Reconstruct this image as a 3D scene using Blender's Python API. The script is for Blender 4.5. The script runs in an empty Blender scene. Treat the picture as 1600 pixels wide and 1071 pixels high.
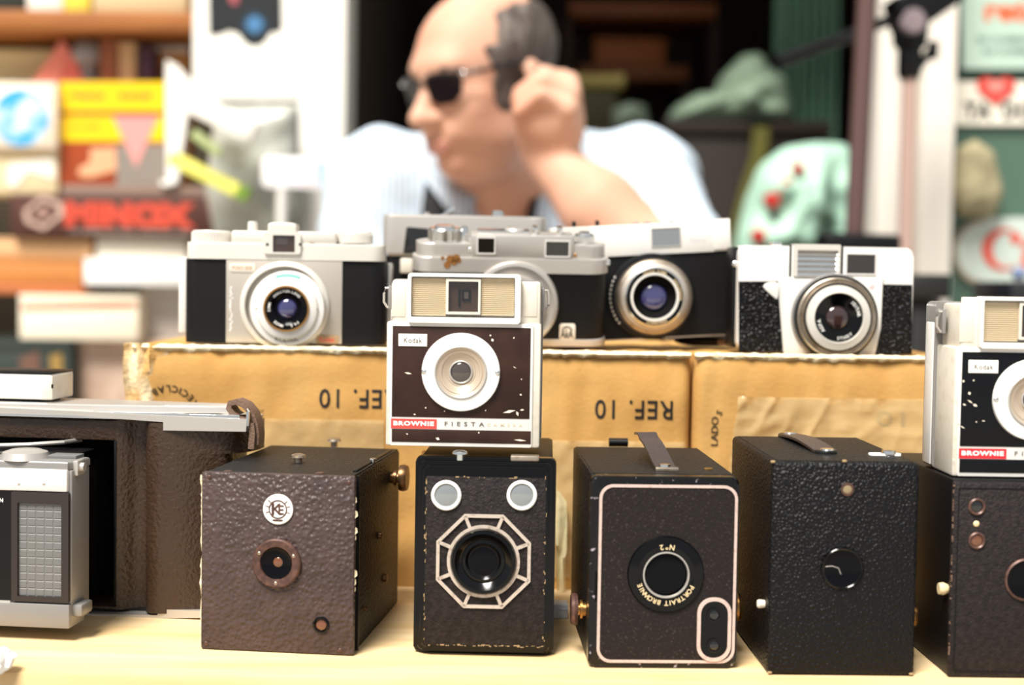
import bpy, bmesh, math, random
import numpy as np
from mathutils import Vector, Matrix, noise
random.seed(7)
sc = bpy.context.scene
COL = sc.collection
PI = math.pi
R = math.radians

# ------------------------------------------------------------------ camera
F = 2222.2
CAM = Vector((0, -0.758, 0.97))
PITCH, ROLL = R(2.58), R(0.9)
fwd = Vector((0, math.cos(PITCH), -math.sin(PITCH)))
up0 = Vector((0, math.sin(PITCH), math.cos(PITCH)))
rt0 = Vector((1, 0, 0))
RT = rt0*math.cos(ROLL) + up0*math.sin(ROLL)
UP = -rt0*math.sin(ROLL) + up0*math.cos(ROLL)
cd = bpy.data.cameras.new('camera'); cam = bpy.data.objects.new('camera', cd); COL.objects.link(cam)
cd.sensor_width = 36; cd.lens = 50; cd.clip_start = 0.02; cd.clip_end = 60
cam.matrix_world = Matrix((( RT.x, UP.x, -fwd.x, CAM.x), (RT.y, UP.y, -fwd.y, CAM.y), (RT.z, UP.z, -fwd.z, CAM.z), (0,0,0,1)))
cd.dof.use_dof = True; cd.dof.focus_distance = 0.83; cd.dof.aperture_fstop = 4.2
sc.camera = cam
def ray(px, py):
    return (fwd + RT*((px-800)/F) - UP*((py-535.5)/F))
def at(px, py, D):                 # point on the vertical plane D metres in front of the lens
    d = ray(px, py); return CAM + d*(D/d.y)
def onz(px, py, z):                # point on a horizontal surface
    d = ray(px, py); return CAM + d*((z-CAM.z)/d.z)
def Y(D): return CAM.y + D

# ------------------------------------------------------------------ light
w = bpy.data.worlds.new('overcast'); sc.world = w; w.use_nodes = True
bg = w.node_tree.nodes['Background']; bg.inputs[0].default_value = (0.93, 0.97, 1.0, 1); bg.inputs[1].default_value = 0.45
sd = bpy.data.lights.new('sun_offscreen', 'SUN'); sd.energy = 6.2; sd.angle = R(24); sd.color = (1, 0.965, 0.90)
sun = bpy.data.objects.new('sun_offscreen', sd); COL.objects.link(sun)
sun.rotation_euler = Vector((0.26, 0.46, -0.85)).to_track_quat('-Z', 'Y').to_euler()
sc.view_settings.view_transform = 'Standard'; sc.view_settings.look = 'None'
sc.view_settings.gamma = 1; sc.view_settings.exposure = 0.35
sc.view_settings.use_curve_mapping = False

# ------------------------------------------------------------------ materials
def S(h):
    h = h.lstrip('#'); v = [int(h[i:i+2], 16)/255 for i in (0, 2, 4)]
    return tuple(c/12.92 if c <= .04045 else ((c+.055)/1.055)**2.4 for c in v)
MATS = {}
def mat(name, col, rough=.5, metal=0, bump=None, var=None, spec=.5, coat=0, extra=None):
    """bump=(kind, scale, strength); var=(scale, colour2, lo, hi[, stretch])"""
    if name in MATS: return MATS[name]
    m = bpy.data.materials.new(name); m.use_nodes = True; MATS[name] = m
    nt = m.node_tree; n = nt.nodes; b = n['Principled BSDF']
    c = S(col) if isinstance(col, str) else col
    b.inputs['Base Color'].default_value = (*c, 1); b.inputs['Roughness'].default_value = rough
    b.inputs['Metallic'].default_value = metal; b.inputs['Specular IOR Level'].default_value = spec
    b.inputs['Coat Weight'].default_value = coat; b.inputs['Coat Roughness'].default_value = .08
    tc = n.new('ShaderNodeTexCoord')
    if var:
        nz = n.new('ShaderNodeTexNoise'); nz.inputs['Scale'].default_value = var[0]; nz.inputs['Detail'].default_value = 5
        src = tc.outputs['Object']
        if len(var) > 4:
            mp = n.new('ShaderNodeMapping'); mp.inputs['Scale'].default_value = var[4]; nt.links.new(src, mp.inputs[0]); src = mp.outputs[0]
        nt.links.new(src, nz.inputs['Vector'])
        rp = n.new('ShaderNodeValToRGB'); e = rp.color_ramp.elements
        e[0].position, e[1].position = var[2], var[3]; e[0].color = (*c, 1)
        c2 = S(var[1]) if isinstance(var[1], str) else var[1]; e[1].color = (*c2, 1)
        nt.links.new(nz.outputs[0], rp.inputs[0]); nt.links.new(rp.outputs[0], b.inputs['Base Color'])
    if bump:
        if bump[0] == 'vor':
            t = n.new('ShaderNodeTexVoronoi'); t.feature = 'SMOOTH_F1'; t.inputs['Smoothness'].default_value = .6; out = t.outputs['Distance']
            d = n.new('ShaderNodeTexNoise'); d.inputs['Scale'].default_value = bump[1]*.8
            nt.links.new(tc.outputs['Object'], d.inputs['Vector'])
            ad = n.new('ShaderNodeVectorMath'); ad.operation = 'MULTIPLY_ADD'; ad.inputs[1].default_value = (.5/bump[1],)*3
            nt.links.new(d.outputs['Color'], ad.inputs[0]); nt.links.new(tc.outputs['Object'], ad.inputs[2])
            nt.links.new(ad.outputs[0], t.inputs['Vector'])
        else:
            t = n.new('ShaderNodeTexNoise'); t.inputs['Detail'].default_value = 3; out = t.outputs[0]
            nt.links.new(tc.outputs['Object'], t.inputs['Vector'])
        t.inputs['Scale'].default_value = bump[1]
        bp = n.new('ShaderNodeBump'); bp.inputs['Strength'].default_value = bump[2]; bp.inputs['Distance'].default_value = bump[3] if len(bump) > 3 else .0012
        nt.links.new(out, bp.inputs['Height']); nt.links.new(bp.outputs[0], b.inputs['Normal'])
    return m
def glassy(name, col, alpha=.4, rough=.05):
    m = mat(name, col, rough); b = m.node_tree.nodes['Principled BSDF']; b.inputs['Alpha'].default_value = alpha; return m

mat('brown_leather', '#4b3c39', .42, bump=('vor', 400, .8, .0014), var=(60, '#403331', .35, .65), spec=.35)
mat('black_leather', '#12100f', .5, bump=('vor', 520, .7, .0012), spec=.3)
mat('fine_leather', '#1d1818', .55, bump=('noise', 700, .8, .001), var=(300, '#2a2322', .4, .65), spec=.2)
mat('pebble_leather', '#0b0a0c', .45, bump=('vor', 640, .8, .0013), spec=.24)
mat('slick_leather', '#0b0a0b', .45, bump=('noise', 1500, .35, .0006), spec=.25)
mat('coarse_leather', '#070709', .36, bump=('vor', 520, .9, .0018), spec=.22)
mat('lit_top_leather', '#332e2b', .55, bump=('vor', 560, .8, .0012), var=(560, '#8d8478', .48, .70), spec=.4)  # paler speckled colour imitates light and grain glints on box tops
mat('dark_panel', '#1f1918', .6, bump=('noise', 500, .5, .0008), var=(900, '#463b35', .60, .72), spec=.2)
mat('tan_leather', '#3a2a1e', .32, bump=('noise', 420, .7, .0014))
mat('strap_brown', '#6d5444', .6, bump=('noise', 700, .6, .001))
mat('strap_black', '#3a3130', .4, bump=('noise', 600, .4, .001))
mat('gloss_black', '#030304', .14, spec=.32)
mat('satin_black', '#09090b', .4, spec=.3)
mat('flat_black', '#060606', .85, spec=.15)
mat('chipped_black', '#080708', .25, var=(220, '#9d9398', .64, .70), spec=.4)
mat('chrome', '#e6e6e4', .16, 1)
mat('satin_metal', '#c6c0b9', .36, .6, bump=('noise', 2600, .12, .0004))
mat('aged_metal', '#b9ac9c', .42, 1, var=(160, '#8f7a62', .5, .8))
mat('brass', '#b98a52', .32, 1)
mat('bronze_ring', '#4d3630', .4, .3, var=(300, '#6a4a3f', .4, .7))
mat('silver_paint', '#d6d0c6', .35, .15, coat=.3)
mat('silver_face', '#b9b0a5', .42, .45)
mat('white_enamel', '#dedad4', .38, coat=.2)
mat('cream_plastic', '#d6cebf', .45, var=(120, '#c4b8a3', .55, .8))
mat('rib_cream', '#d9c9ac', .5)
mat('white_ring', '#e9e5df', .4)
mat('fiesta_brown', '#2c1914', .5, var=(55, '#382219', .4, .7), spec=.25)
mat('fiesta_black', '#05060a', .35, spec=.25)
mat('scratch_cream', '#e8dcc8', .6)
mat('red_enamel', '#d5262f', .4)
mat('red_faded', '#d4463f', .45)
mat('print_black', '#181310', .7)
mat('print_grey', '#5a5048', .7)
mat('print_white', '#f7f4ee', .6)
mat('gold_print', '#e0c79a', .5)
mat('pinkish_line', '#c9b0a6', .5, var=(500, '#b0968a', .5, .8))
mat('oct_metal', '#cbbcae', .42, .35, var=(350, '#a9988a', .5, .75))
mat('lens_violet', (.03, .03, .12), .06, 0, spec=1.0, coat=1)
mat('lens_black', (.003, .003, .004), .12, 0, spec=.12)
mat('lens_amber', '#6b3d22', .12, 0, coat=1)
mat('lens_clear', '#b9b0a6', .08, .5, coat=1)
mat('lens_smoke', '#4a3f3a', .06, .3, spec=1.0, coat=1)
mat('lens_pink', '#3a2424', .06, .3, spec=1.0, coat=1)
mat('lens_beige', '#bfae9a', .3, .3)
mat('window_grey', '#8f9496', .12, .4, coat=1)
mat('finder_glass', '#3a2a22', .08, coat=1)
mat('dark_glass', '#0d0c0c', .08, coat=1)
mat('rust', '#8a5a23', .8)
mat('kraft', '#bd8d4a', .8, bump=('noise', 300, .25, .001), var=(22, '#c79a58', .38, .68, (1.6, 1, .22)))
mat('kraft_corner', '#c89a58', .85, bump=('noise', 120, .8, .003), var=(60, '#ecd9b2', .42, .62, (1, 1, .4)))
mat('kraft_torn', '#efe0bd', .9, bump=('noise', 260, .8, .002), var=(90, '#d9c091', .5, .75))
mat('wood_top', '#dcc095', .6, bump=('noise', 60, .15, .002), var=(7, '#cba873', .35, .75, (1, 9, 4)), spec=.2)
mat('wood_edge', '#bf8b45', .55, var=(9, '#a87434', .35, .75, (1, 4, 12)))
mat('shelf_wood', '#a8672c', .6, var=(8, '#8d5220', .35, .75, (1, 4, 9)))
mat('grey_housing', '#8d8a87', .35, .3)
mat('grid_window', '#6c6c6b', .45, 0, spec=.3)
mat('pav', '#9b968e', .9, var=(3, '#aaa59c', .4, .7), bump=('noise', 40, .4, .004))
mat('skin', '#d2a48c', .6, var=(9, '#c68c72', .4, .75), bump=('noise', 220, .15, .001), spec=.25)
MATS['skin'].node_tree.nodes['Principled BSDF'].inputs['Subsurface Weight'].default_value = .12
MATS['skin'].node_tree.nodes['Principled BSDF'].inputs['Subsurface Radius'].default_value = (.012, .004, .002)
mat('hair', '#4d423c', .7, var=(60, '#8a8078', .45, .7, (1, 1, .4)), bump=('noise', 300, 1.0, .004))
mat('lips', '#c08472', .55)
mat('strap_cloth', '#0c0b0c', .8)

# shirt: pale stripes
def shirt_mat():
    m = mat('shirt', '#dfe6ee', .85, bump=('noise', 35, .3, .006)); nt = m.node_tree; n = nt.nodes
    wv = n.new('ShaderNodeTexWave'); wv.inputs['Scale'].default_value = 38; wv.bands_direction = 'X'; wv.inputs['Distortion'].default_value = 1.2
    tc = n.new('ShaderNodeTexCoord'); nt.links.new(tc.outputs['Object'], wv.inputs['Vector'])
    rp = n.new('ShaderNodeValToRGB'); rp.color_ramp.elements[0].position = .6; rp.color_ramp.elements[0].color = (*S('#ccd5de'), 1)
    rp.color_ramp.elements[1].position = .9; rp.color_ramp.elements[1].color = (*S('#9db6cd'), 1)
    nt.links.new(wv.outputs[0], rp.inputs[0]); nt.links.new(rp.outputs[0], n['Principled BSDF'].inputs['Base Color'])
shirt_mat()
mat('tape', '#e0c792', .16, spec=.9, bump=('noise', 60, .4, .003)); MATS['tape'].node_tree.nodes['Principled BSDF'].inputs['Alpha'].default_value = .42
mat('bag_plastic', '#e8dcae', .25, bump=('noise', 60, .5, .004)); MATS['bag_plastic'].node_tree.nodes['Principled BSDF'].inputs['Alpha'].default_value = .8

def cm(hexcol, rough=.6, **k):       # plain colour material by hex
    return mat('paint_'+hexcol.lstrip('#')+('_%d' % int(rough*100)), hexcol, rough, **k)
def M_(m): return MATS[m] if isinstance(m, str) else m

# ------------------------------------------------------------------ mesh builder (millimetres, local x right, y away, z up)
class MB:
    def __init__(s): s.v = []; s.f = []
    def add(s, vs, fs):
        o = len(s.v); s.v += [tuple(v) for v in vs]; s.f += [tuple(i+o for i in f) for f in fs]; return s
    def bm(s, b):
        b.verts.index_update(); s.add([v.co[:] for v in b.verts], [[v.index for v in f.verts] for f in b.faces]); b.free(); return s
    def box(s, x0, x1, y0, y1, z0, z1, bev=0, seg=2):
        b = bmesh.new(); bmesh.ops.create_cube(b, size=1)
        for v in b.verts: v.co = Vector(((x0+x1)/2+v.co.x*(x1-x0), (y0+y1)/2+v.co.y*(y1-y0), (z0+z1)/2+v.co.z*(z1-z0)))
        if bev: bmesh.ops.bevel(b, geom=b.edges[:], offset=bev, segments=seg, affect='EDGES', profile=.5)
        return s.bm(b)
    def prism(s, pts, a0, a1, axis='y', bev=0, both=False):
        """outline extruded from a0 (front/top cap) to a1; bev rounds the a0 cap's rim"""
        def P(p, a):
            return (p[0], a, p[1]) if axis == 'y' else ((p[0], p[1], a) if axis == 'z' else (a, p[0], p[1]))
        b = bmesh.new(); A = [b.verts.new(P(p, a0)) for p in pts]; B = [b.verts.new(P(p, a1)) for p in pts]; n = len(pts)
        fa = b.faces.new(A); fb = b.faces.new(B[::-1])
        for i in range(n): b.faces.new((A[i], B[i], B[(i+1) % n], A[(i+1) % n]))
        if bev:
            es = list(fa.edges) + (list(fb.edges) if both else [])
            bmesh.ops.bevel(b, geom=es, offset=bev, segments=3, affect='EDGES', profile=.5)
        bmesh.ops.recalc_face_normals(b, faces=b.faces[:])
        return s.bm(b)
    def frame(s, outer, inner, y0, y1, axis='y'):
        n = len(outer); P = (lambda p, a: (p[0], a, p[1])) if axis == 'y' else (lambda p, a: (p[0], p[1], a))
        vs = [P(p, y0) for p in outer]+[P(p, y0) for p in inner]+[P(p, y1) for p in outer]+[P(p, y1) for p in inner]
        fs = []
        for i in range(n):
            j = (i+1) % n
            fs += [(i, j, n+j, n+i), (2*n+i, 3*n+i, 3*n+j, 2*n+j), (i, 2*n+i, 2*n+j, j), (n+i, n+j, 3*n+j, 3*n+i)]
        return s.add(vs, fs)
    def lathe(s, c, prof, n=40, axis='y'):
        """prof: (radius, along); c = (x, z) for axis y, (x, y) for axis z, (y, z) for axis x"""
        vs = []
        for r, a in prof:
            for k in range(n):
                t = 2*PI*k/n; u, v = c[0]+r*math.cos(t), c[1]+r*math.sin(t)
                vs.append((u, a, v) if axis == 'y' else ((u, v, a) if axis == 'z' else (a, u, v)))
        fs = []
        for i in range(len(prof)-1):
            for k in range(n):
                k2 = (k+1) % n; fs.append((i*n+k, (i+1)*n+k, (i+1)*n+k2, i*n+k2))
        if axis != 'y' and prof[0][0] > 0: fs.append(tuple(range(n)))
        if axis != 'y' and prof[-1][0] > 0: fs.append(tuple(range((len(prof)-1)*n, len(prof)*n))[::-1])
        b = bmesh.new(); V = [b.verts.new(v) for v in vs]
        for f in fs: b.faces.new([V[i] for i in f])
        bmesh.ops.remove_doubles(b, verts=b.verts[:], dist=.0005); bmesh.ops.recalc_face_normals(b, faces=b.faces[:])
        return s.bm(b)
    def ring(s, c, prof, n=40, axis='y'):          # closed lathe (torus-like), profile loop
        vs = []; m = len(prof)
        for r, a in prof:
            for k in range(n):
                t = 2*PI*k/n; u, v = c[0]+r*math.cos(t), c[1]+r*math.sin(t)
                vs.append((u, a, v) if axis == 'y' else ((u, v, a) if axis == 'z' else (a, u, v)))
        fs = [(i*n+k, ((i+1) % m)*n+k, ((i+1) % m)*n+(k+1) % n, i*n+(k+1) % n) for i in range(m) for k in range(n)]
        b = bmesh.new(); V = [b.verts.new(v) for v in vs]
        for f in fs: b.faces.new([V[i] for i in f])
        bmesh.ops.recalc_face_normals(b, faces=b.faces[:])
        return s.bm(b)
    def tube(s, pts, r, n=8, closed=False):
        P = [Vector(p) for p in pts]; vs = []; rr = r if isinstance(r, (list, tuple)) else [r]*len(P)
        for i, p in enumerate(P):
            t = ((P[(i+1) % len(P)]-P[i-1]) if closed else (P[min(i+1, len(P)-1)]-P[max(i-1, 0)])).normalized()
            a = t.cross(Vector((0, 0, 1)) if abs(t.z) < .9 else Vector((1, 0, 0))).normalized(); b = t.cross(a)
            for k in range(n): th = 2*PI*k/n; vs.append(p+(a*math.cos(th)+b*math.sin(th))*rr[i])
        m = len(P); fs = [(i*n+k, i*n+(k+1) % n, ((i+1) % m)*n+(k+1) % n, ((i+1) % m)*n+k) for i in range(m if closed else m-1) for k in range(n)]
        if not closed: fs += [tuple(range(n))[::-1], tuple(range((m-1)*n, m*n))]
        return s.add(vs, fs)
    def strap(s, pts, wdir, width, th):
        P = [Vector(p) for p in pts]; W = Vector(wdir).normalized()*width/2; vs = []
        for i, p in enumerate(P):
            t = (P[min(i+1, len(P)-1)]-P[max(i-1, 0)]).normalized(); nn = t.cross(W).normalized()*th/2
            vs += [p-W-nn, p+W-nn, p+W+nn, p-W+nn]
        fs = [(i*4+k, i*4+(k+1) % 4, i*4+4+(k+1) % 4, i*4+4+k) for i in range(len(P)-1) for k in range(4)]
        fs += [(3, 2, 1, 0), tuple(len(vs)-4+k for k in range(4))]
        return s.add(vs, fs)
    def build(s, name, m, parent=None, ang=35, scale=.001, smooth=True):
        me = bpy.data.meshes.new(name); me.from_pydata([(x*scale, y*scale, z*scale) for x, y, z in s.v], [], s.f)
        b = bmesh.new(); b.from_mesh(me); bmesh.ops.recalc_face_normals(b, faces=b.faces[:]); b.to_mesh(me); b.free()
        return link(name, me, m, parent, ang, smooth)
def link(name, me, m, parent=None, ang=35, smooth=True):
    o = bpy.data.objects.new(name, me); COL.objects.link(o)
    if m: me.materials.append(M_(m))
    if smooth and len(me.polygons):
        me.polygons.foreach_set('use_smooth', [True]*len(me.polygons)); me.set_sharp_from_angle(angle=R(ang))
    if parent: o.parent = parent
    return o
def rrect(x0, x1, z0, z1, r, n=5):
    pts = []
    for cx, cz, a in ((x1-r, z1-r, 0), (x0+r, z1-r, 90), (x0+r, z0+r, 180), (x1-r, z0+r, 270)):
        for k in range(n+1): t = R(a+90*k/n); pts.append((cx+r*math.cos(t), cz+r*math.sin(t)))
    return pts
def ngon(cx, cz, r, n, ph=0): return [(cx+r*math.cos(ph+2*PI*k/n), cz+r*math.sin(ph+2*PI*k/n)) for k in range(n)]
def tag(o, label, cat, group=None, kind=None):
    o['label'] = label; o['category'] = cat
    if group: o['group'] = group
    if kind: o['kind'] = kind
    return o
def struct(o): o['kind'] = 'structure'; return o
class Fr:
    """a thing's Empty with its own axes; px() turns a photo pixel into local millimetres on the plane local y = y"""
    def __init__(s, name, loc, yaw=0, tilt=0, roll=0):
        s.e = bpy.data.objects.new(name, None); COL.objects.link(s.e); s.e.empty_display_size = .02
        s.m = Matrix.Translation(loc) @ Matrix.Rotation(R(yaw), 4, 'Z') @ Matrix.Rotation(R(tilt), 4, 'X') @ Matrix.Rotation(R(roll), 4, 'Y')
        s.e.matrix_world = s.m; s.i = s.m.inverted()
    def px(s, px, py, y=0):
        o = s.i @ CAM; d = s.i.to_3x3() @ ray(px, py); t = (y/1000-o.y)/d.y; p = o+d*t
        return (p.x*1000, p.z*1000)
    def pz(s, px, py, z):              # pixel on local height z (a top face) -> (x, y)
        o = s.i @ CAM; d = s.i.to_3x3() @ ray(px, py); t = (z/1000-o.z)/d.z; p = o+d*t
        return (p.x*1000, p.y*1000)
    def mm(s, px, y=0):                # pixel length -> mm at local depth y
        c = s.m @ Vector((0, y/1000, 0)); return px*(c.y-CAM.y)/F*1000
def text_mesh(txt, bold=0.0, extr=.0, res=3, spacing=1):
    cu = bpy.data.curves.new('t', 'FONT'); cu.body = txt; cu.resolution_u = res; cu.offset = bold; cu.extrude = extr; cu.space_character = spacing
    o = bpy.data.objects.new('t', cu); COL.objects.link(o)
    dg = bpy.context.evaluated_depsgraph_get(); dg.update()
    me = bpy.data.meshes.new_from_object(o.evaluated_get(dg)); bpy.data.objects.remove(o); bpy.data.curves.remove(cu)
    vs = [v.co.copy() for v in me.vertices]; fs = [list(p.vertices) for p in me.polygons]; bpy.data.meshes.remove(me)
    return vs, fs
def lettering(txt, m, parent, c, w=None, h=None, y=0, rot=0, bold=0.0, spacing=1, name='lettering', th=.15):
    vs, fs = text_mesh(txt, bold, spacing=spacing); xs = [v.x for v in vs]; ys = [v.y for v in vs]
    W, H = max(xs)-min(xs), max(ys)-min(ys); mx, my = (max(xs)+min(xs))/2, (max(ys)+min(ys))/2
    sx = (w/W) if w else None; sy = (h/H) if h else None; sx = sx or sy; sy = sy or sx
    cr, sr = math.cos(R(rot)), math.sin(R(rot)); mb = MB(); out = []
    for v in vs:
        a, b = (v.x-mx)*sx, (v.y-my)*sy; out.append((c[0]+a*cr-b*sr, y, c[1]+a*sr+b*cr))
    mb.add(out, fs); return mb.build(name, m, parent, smooth=False)
def arc_text(txt, m, parent, c, r, size, mid, y=0, inward=False, bold=0, name='lettering', step=None):
    """letters along a circle, centred on angle mid (deg, ccw from +x). inward=False: letter tops point away from the centre, reading clockwise"""
    mb = MB(); adv = []
    for ch in txt: adv.append(.62 if ch not in 'Iil1. ' else .38)
    k = size*1.15; tot = sum(adv)*k; pos = -tot/2
    for ch, a in zip(txt, adv):
        pos += a*k/2
        if ch != ' ':
            vs, fs = text_mesh(ch, bold); mx = (max(v.x for v in vs)+min(v.x for v in vs))/2
            th = R(mid)+(pos/r if inward else -pos/r)
            for_up = Vector((math.cos(th), math.sin(th)))*(-1 if inward else 1)
            rt = Vector((for_up.y, -for_up.x)); base = Vector((c[0]+math.cos(th)*r, c[1]+math.sin(th)*r))
            mb.add([((base+rt*(v.x-mx)*size+for_up*(v.y-.35)*size).x, y, (base+rt*(v.x-mx)*size+for_up*(v.y-.35)*size).y) for v in vs], fs)
        pos += a*k/2
    return mb.build(name, m, parent, smooth=False)
def disc_dome(mb, c, r, y, h, n=32):            # a convex glass
    prof = [(r*math.cos(t), y-h*math.sin(t)) for t in [PI/2*k/6 for k in range(7)]]; prof[-1] = (0, y-h)
    return mb.lathe(c, prof, n)
def scratches(fr, spots, m, y, name='scratch'):
    mb = MB()
    for (px, py, lx, ly, wd) in spots:
        a = Vector((*fr.px(px, py, y),)); b = Vector((*fr.px(px+lx, py+ly, y),)); d = (b-a); n = Vector((-d.y, d.x)).normalized()*fr.mm(wd)/2 if d.length else Vector((0, .2))
        p = a.lerp(b, .5)+n*.6
        mb.add([(a.x, y-.12, a.y), ((p-n*2).x, y-.12, (p-n*2).y), (b.x, y-.12, b.y), ((p+n).x, y-.12, (p+n).y)], [(0, 1, 2, 3)])
    return mb.build(name, m, fr.e, smooth=False)

TZ = 0.76
# ------------------------------------------------------------------ setting
#@@SETTING
def wbox(name, m, x0, x1, y0, y1, z0, z1, bev=0, parent=None):
    return MB().box(x0*1000, x1*1000, y0*1000, y1*1000, z0*1000, z1*1000, bev).build(name, m, parent)
struct(wbox('floor', 'pav', -6, 6, -8, 5, -.1, 0))
DF = 2.25                                        # the shop front
yf = Y(DF)
def xz(px, py, D): p = at(px, py, D); return p.x, p.z
xl0 = xz(463, 200, DF)[0]; xl1 = xz(538, 200, DF)[0]; xr0 = xz(1370, 200, DF)[0]; xr1 = xz(1484, 200, DF)[0]
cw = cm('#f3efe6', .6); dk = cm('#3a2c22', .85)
struct(wbox('wall_front', cw, xl0, xl1, yf, yf+.14, 0, 2.6, .004))           # the white pier beside the doorway
struct(wbox('wall_lintel', cw, -3, 3, yf, yf+.14, 2.6, 3.1))
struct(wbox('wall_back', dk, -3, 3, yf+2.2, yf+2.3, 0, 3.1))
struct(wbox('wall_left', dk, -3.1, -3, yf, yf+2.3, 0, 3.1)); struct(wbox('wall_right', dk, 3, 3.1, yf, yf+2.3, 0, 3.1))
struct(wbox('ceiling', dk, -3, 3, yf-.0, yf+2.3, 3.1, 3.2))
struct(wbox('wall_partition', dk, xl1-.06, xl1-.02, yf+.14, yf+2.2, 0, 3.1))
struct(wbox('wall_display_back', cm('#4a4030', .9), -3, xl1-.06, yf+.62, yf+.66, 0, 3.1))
struct(wbox('wall_plinth', cm('#8d8378', .8), -3, xl0-.001, yf, yf+.62, 0, at(100, 640, DF).z))
# door frame, right
dfm = cm('#efe6da', .5)
xa, xb = xz(1368, 200, DF)[0], xz(1402, 200, DF)[0]; struct(wbox('trim_1', dfm, xa, xb, yf-.02, yf+.12, 0, 2.6, .003))
xa, xb = xz(1432, 200, DF)[0], xz(1482, 200, DF)[0]; struct(wbox('trim_2', dfm, xa, xb, yf-.03, yf+.12, 0, 2.6, .003))
struct(wbox('trim_3', cm('#7d8a78', .7), xz(1402, 200, DF)[0], xz(1432, 200, DF)[0], yf+.02, yf+.08, 0, 2.6))
gw = cm('#4f6a5a', .35)
struct(wbox('window_1', gw, xb+.002, 2.9, yf+.05, yf+.07, .3, 2.6))
struct(wbox('wall_under_window', cm('#3f5a4b', .7), xb+.002, 2.9, yf, yf+.14, 0, .3))

#@@FRONT
# ------------------------------------------------------------------ table
tf = onz(400, 1056, TZ).y
t = Fr('market_table', Vector((0, tf, 0)))
MB().box(-900, 900, 0, 640, 720, 760, 4).build('table_top', 'wood_top', t.e)
MB().box(-860, 860, 12, 34, 600, 719).build('apron', 'wood_edge', t.e)
for sx in (-1, 1):
    for yy in (40, 580): MB().box(sx*820-25, sx*820+25, yy, yy+50, 0, 719, 3).build('leg', 'wood_edge', t.e)
tag(t.e, 'pale wooden market table that carries the old cameras', 'table')

# ------------------------------------------------------------------ helpers for cameras
def nail(fr, px, py, r, y, m='bronze_ring', name='nail'):
    return disc_dome(MB(), fr.px(px, py, y), r, y, r*.45, 14).build(name, m, fr.e)
mat('old_brass', '#6b4f36', .35, .9)
def knob_x(fr, x0, x1, y, z, r, m='chrome', name='winding_knob', axle='brass'):
    """knob on a side wall: axle then disc, along x from x0 to x1"""
    s = 1 if x1 > x0 else -1; L = abs(x1-x0)
    k = MB(); k.lathe((y, z), [(0, x0+s*L*.55), (r, x0+s*L*.55), (r*1.05, x0+s*L*.75), (r*.95, x1-s*.4), (0, x1)], 24, 'x'); o = k.build(name, m, fr.e)
    a = MB(); a.lathe((y, z), [(r*.45, x0-s*.5), (r*.45, x0+s*L*.2), (r*.62, x0+s*L*.22), (r*.62, x0+s*L*.38), (r*.4, x0+s*L*.4), (r*.4, x0+s*L*.56)], 20, 'x'); a.build('axle', axle, o)
    return o
def stud(fr, x, y, z, r, h, m='aged_metal', name='strap_stud'):
    MB().lathe((x, y), [(r*.5, z-.5), (r*.5, z+h*.55), (r, z+h*.6), (r*.92, z+h*.85), (r*.5, z+h), (0, z+h)], 22, 'z').build(name, m, fr.e)

# ------------------------------------------------------------------ 1 brown box camera
f = Fr('box_camera', onz(432, 1021, TZ), yaw=-6.5)
x0, z0 = f.px(313, 1013); x1, z1 = f.px(555, 745); z0 = 0; z1 = f.px(435, 741)[1]; DP = 132
MB().box(x0+1, x1-1, 4, DP, 0, z1-1, 1.6).build('body', 'black_leather', f.e)
MB().box(x0+2, x1-2, 5, DP-1, z1-1.2, z1-.4).build('top_cover', 'black_leather', f.e)
MB().box(x0, x1, 0, 4.2, .3, z1, 1.3).build('front_panel', 'brown_leather', f.e)
# frayed cream edges of the front panel
mb = MB(); rnd = random.Random(3)
for (xe, sg, a, b) in ((x0, -1, .02, .98), (x1, 1, .30, .86)):
    if sg < 0:
        n_ = 60; V_ = []
        for k in range(n_+1):
            zz = z1*(a+(b-a)*k/n_); wq = max(.12, .55+1.1*noise.noise((zz*.12, 1, 3))+.5*noise.noise((zz*.5, 2, 3)))
            V_ += [(x0+.35, .2, zz), (x0-wq, 1.6, zz), (x0-wq*.5, 4.2, zz)]
        mb.add(V_, [(k*3+i, k*3+3+i, k*3+4+i, k*3+1+i) for k in range(n_) for i in range(2)]); continue
    zz = z1*a
    while zz < z1*b:
        h = rnd.uniform(1.5, 5)
        if rnd.random() < (.82 if sg < 0 else .5):
            wq = rnd.uniform(.4, 1.5)
            mb.add([(xe-sg*.3, .8, zz), (xe+sg*wq, 2.2, zz+h*.3), (xe+sg*wq*.7, 2.6, zz+h*.8), (xe-sg*.2, 1, zz+h), (xe-sg*.1, 4, zz+h*.5)], [(0, 1, 2, 3), (1, 4, 2), (0, 4, 1), (2, 4, 3)])
        zz += h
mb.build('frayed_edge', 'kraft_torn', f.e, smooth=False)
c = f.px(435, 796); r = f.mm(24)
e = MB().lathe(c, [(r, .2), (r, -.9), (r*.9, -1.3), (r*.86, -1.0), (0, -1.0)], 36).build('emblem', 'print_white', f.e)
mb = MB(); mb.ring(c, [(r*.62, -1.05), (r*.54, -1.05), (r*.54, -1.25), (r*.62, -1.25)], 32)
for a in (15, 42, 138, 165, 196, 344):
    t0 = R(a); mb.tube([(c[0]+math.cos(t0)*r*.64, -1.15, c[1]+math.sin(t0)*r*.64), (c[0]+math.cos(t0)*r*.84, -1.15, c[1]+math.sin(t0)*r*.84)], .28, 6)
mb.box(c[0]-r*.42, c[0]-r*.28, -1.3, -1, c[1]-r*.5, c[1]+r*.5); mb.box(c[0]-r*.34, c[0]+r*.34, -1.3, -1, c[1]-r*.78, c[1]-r*.66)
mb.build('emblem_ring', 'bronze_ring', e)
lettering('K', 'bronze_ring', e, (c[0]-r*.05, c[1]+.1), h=r*.75, y=-1.2, bold=.02, name='monogram')
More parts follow.
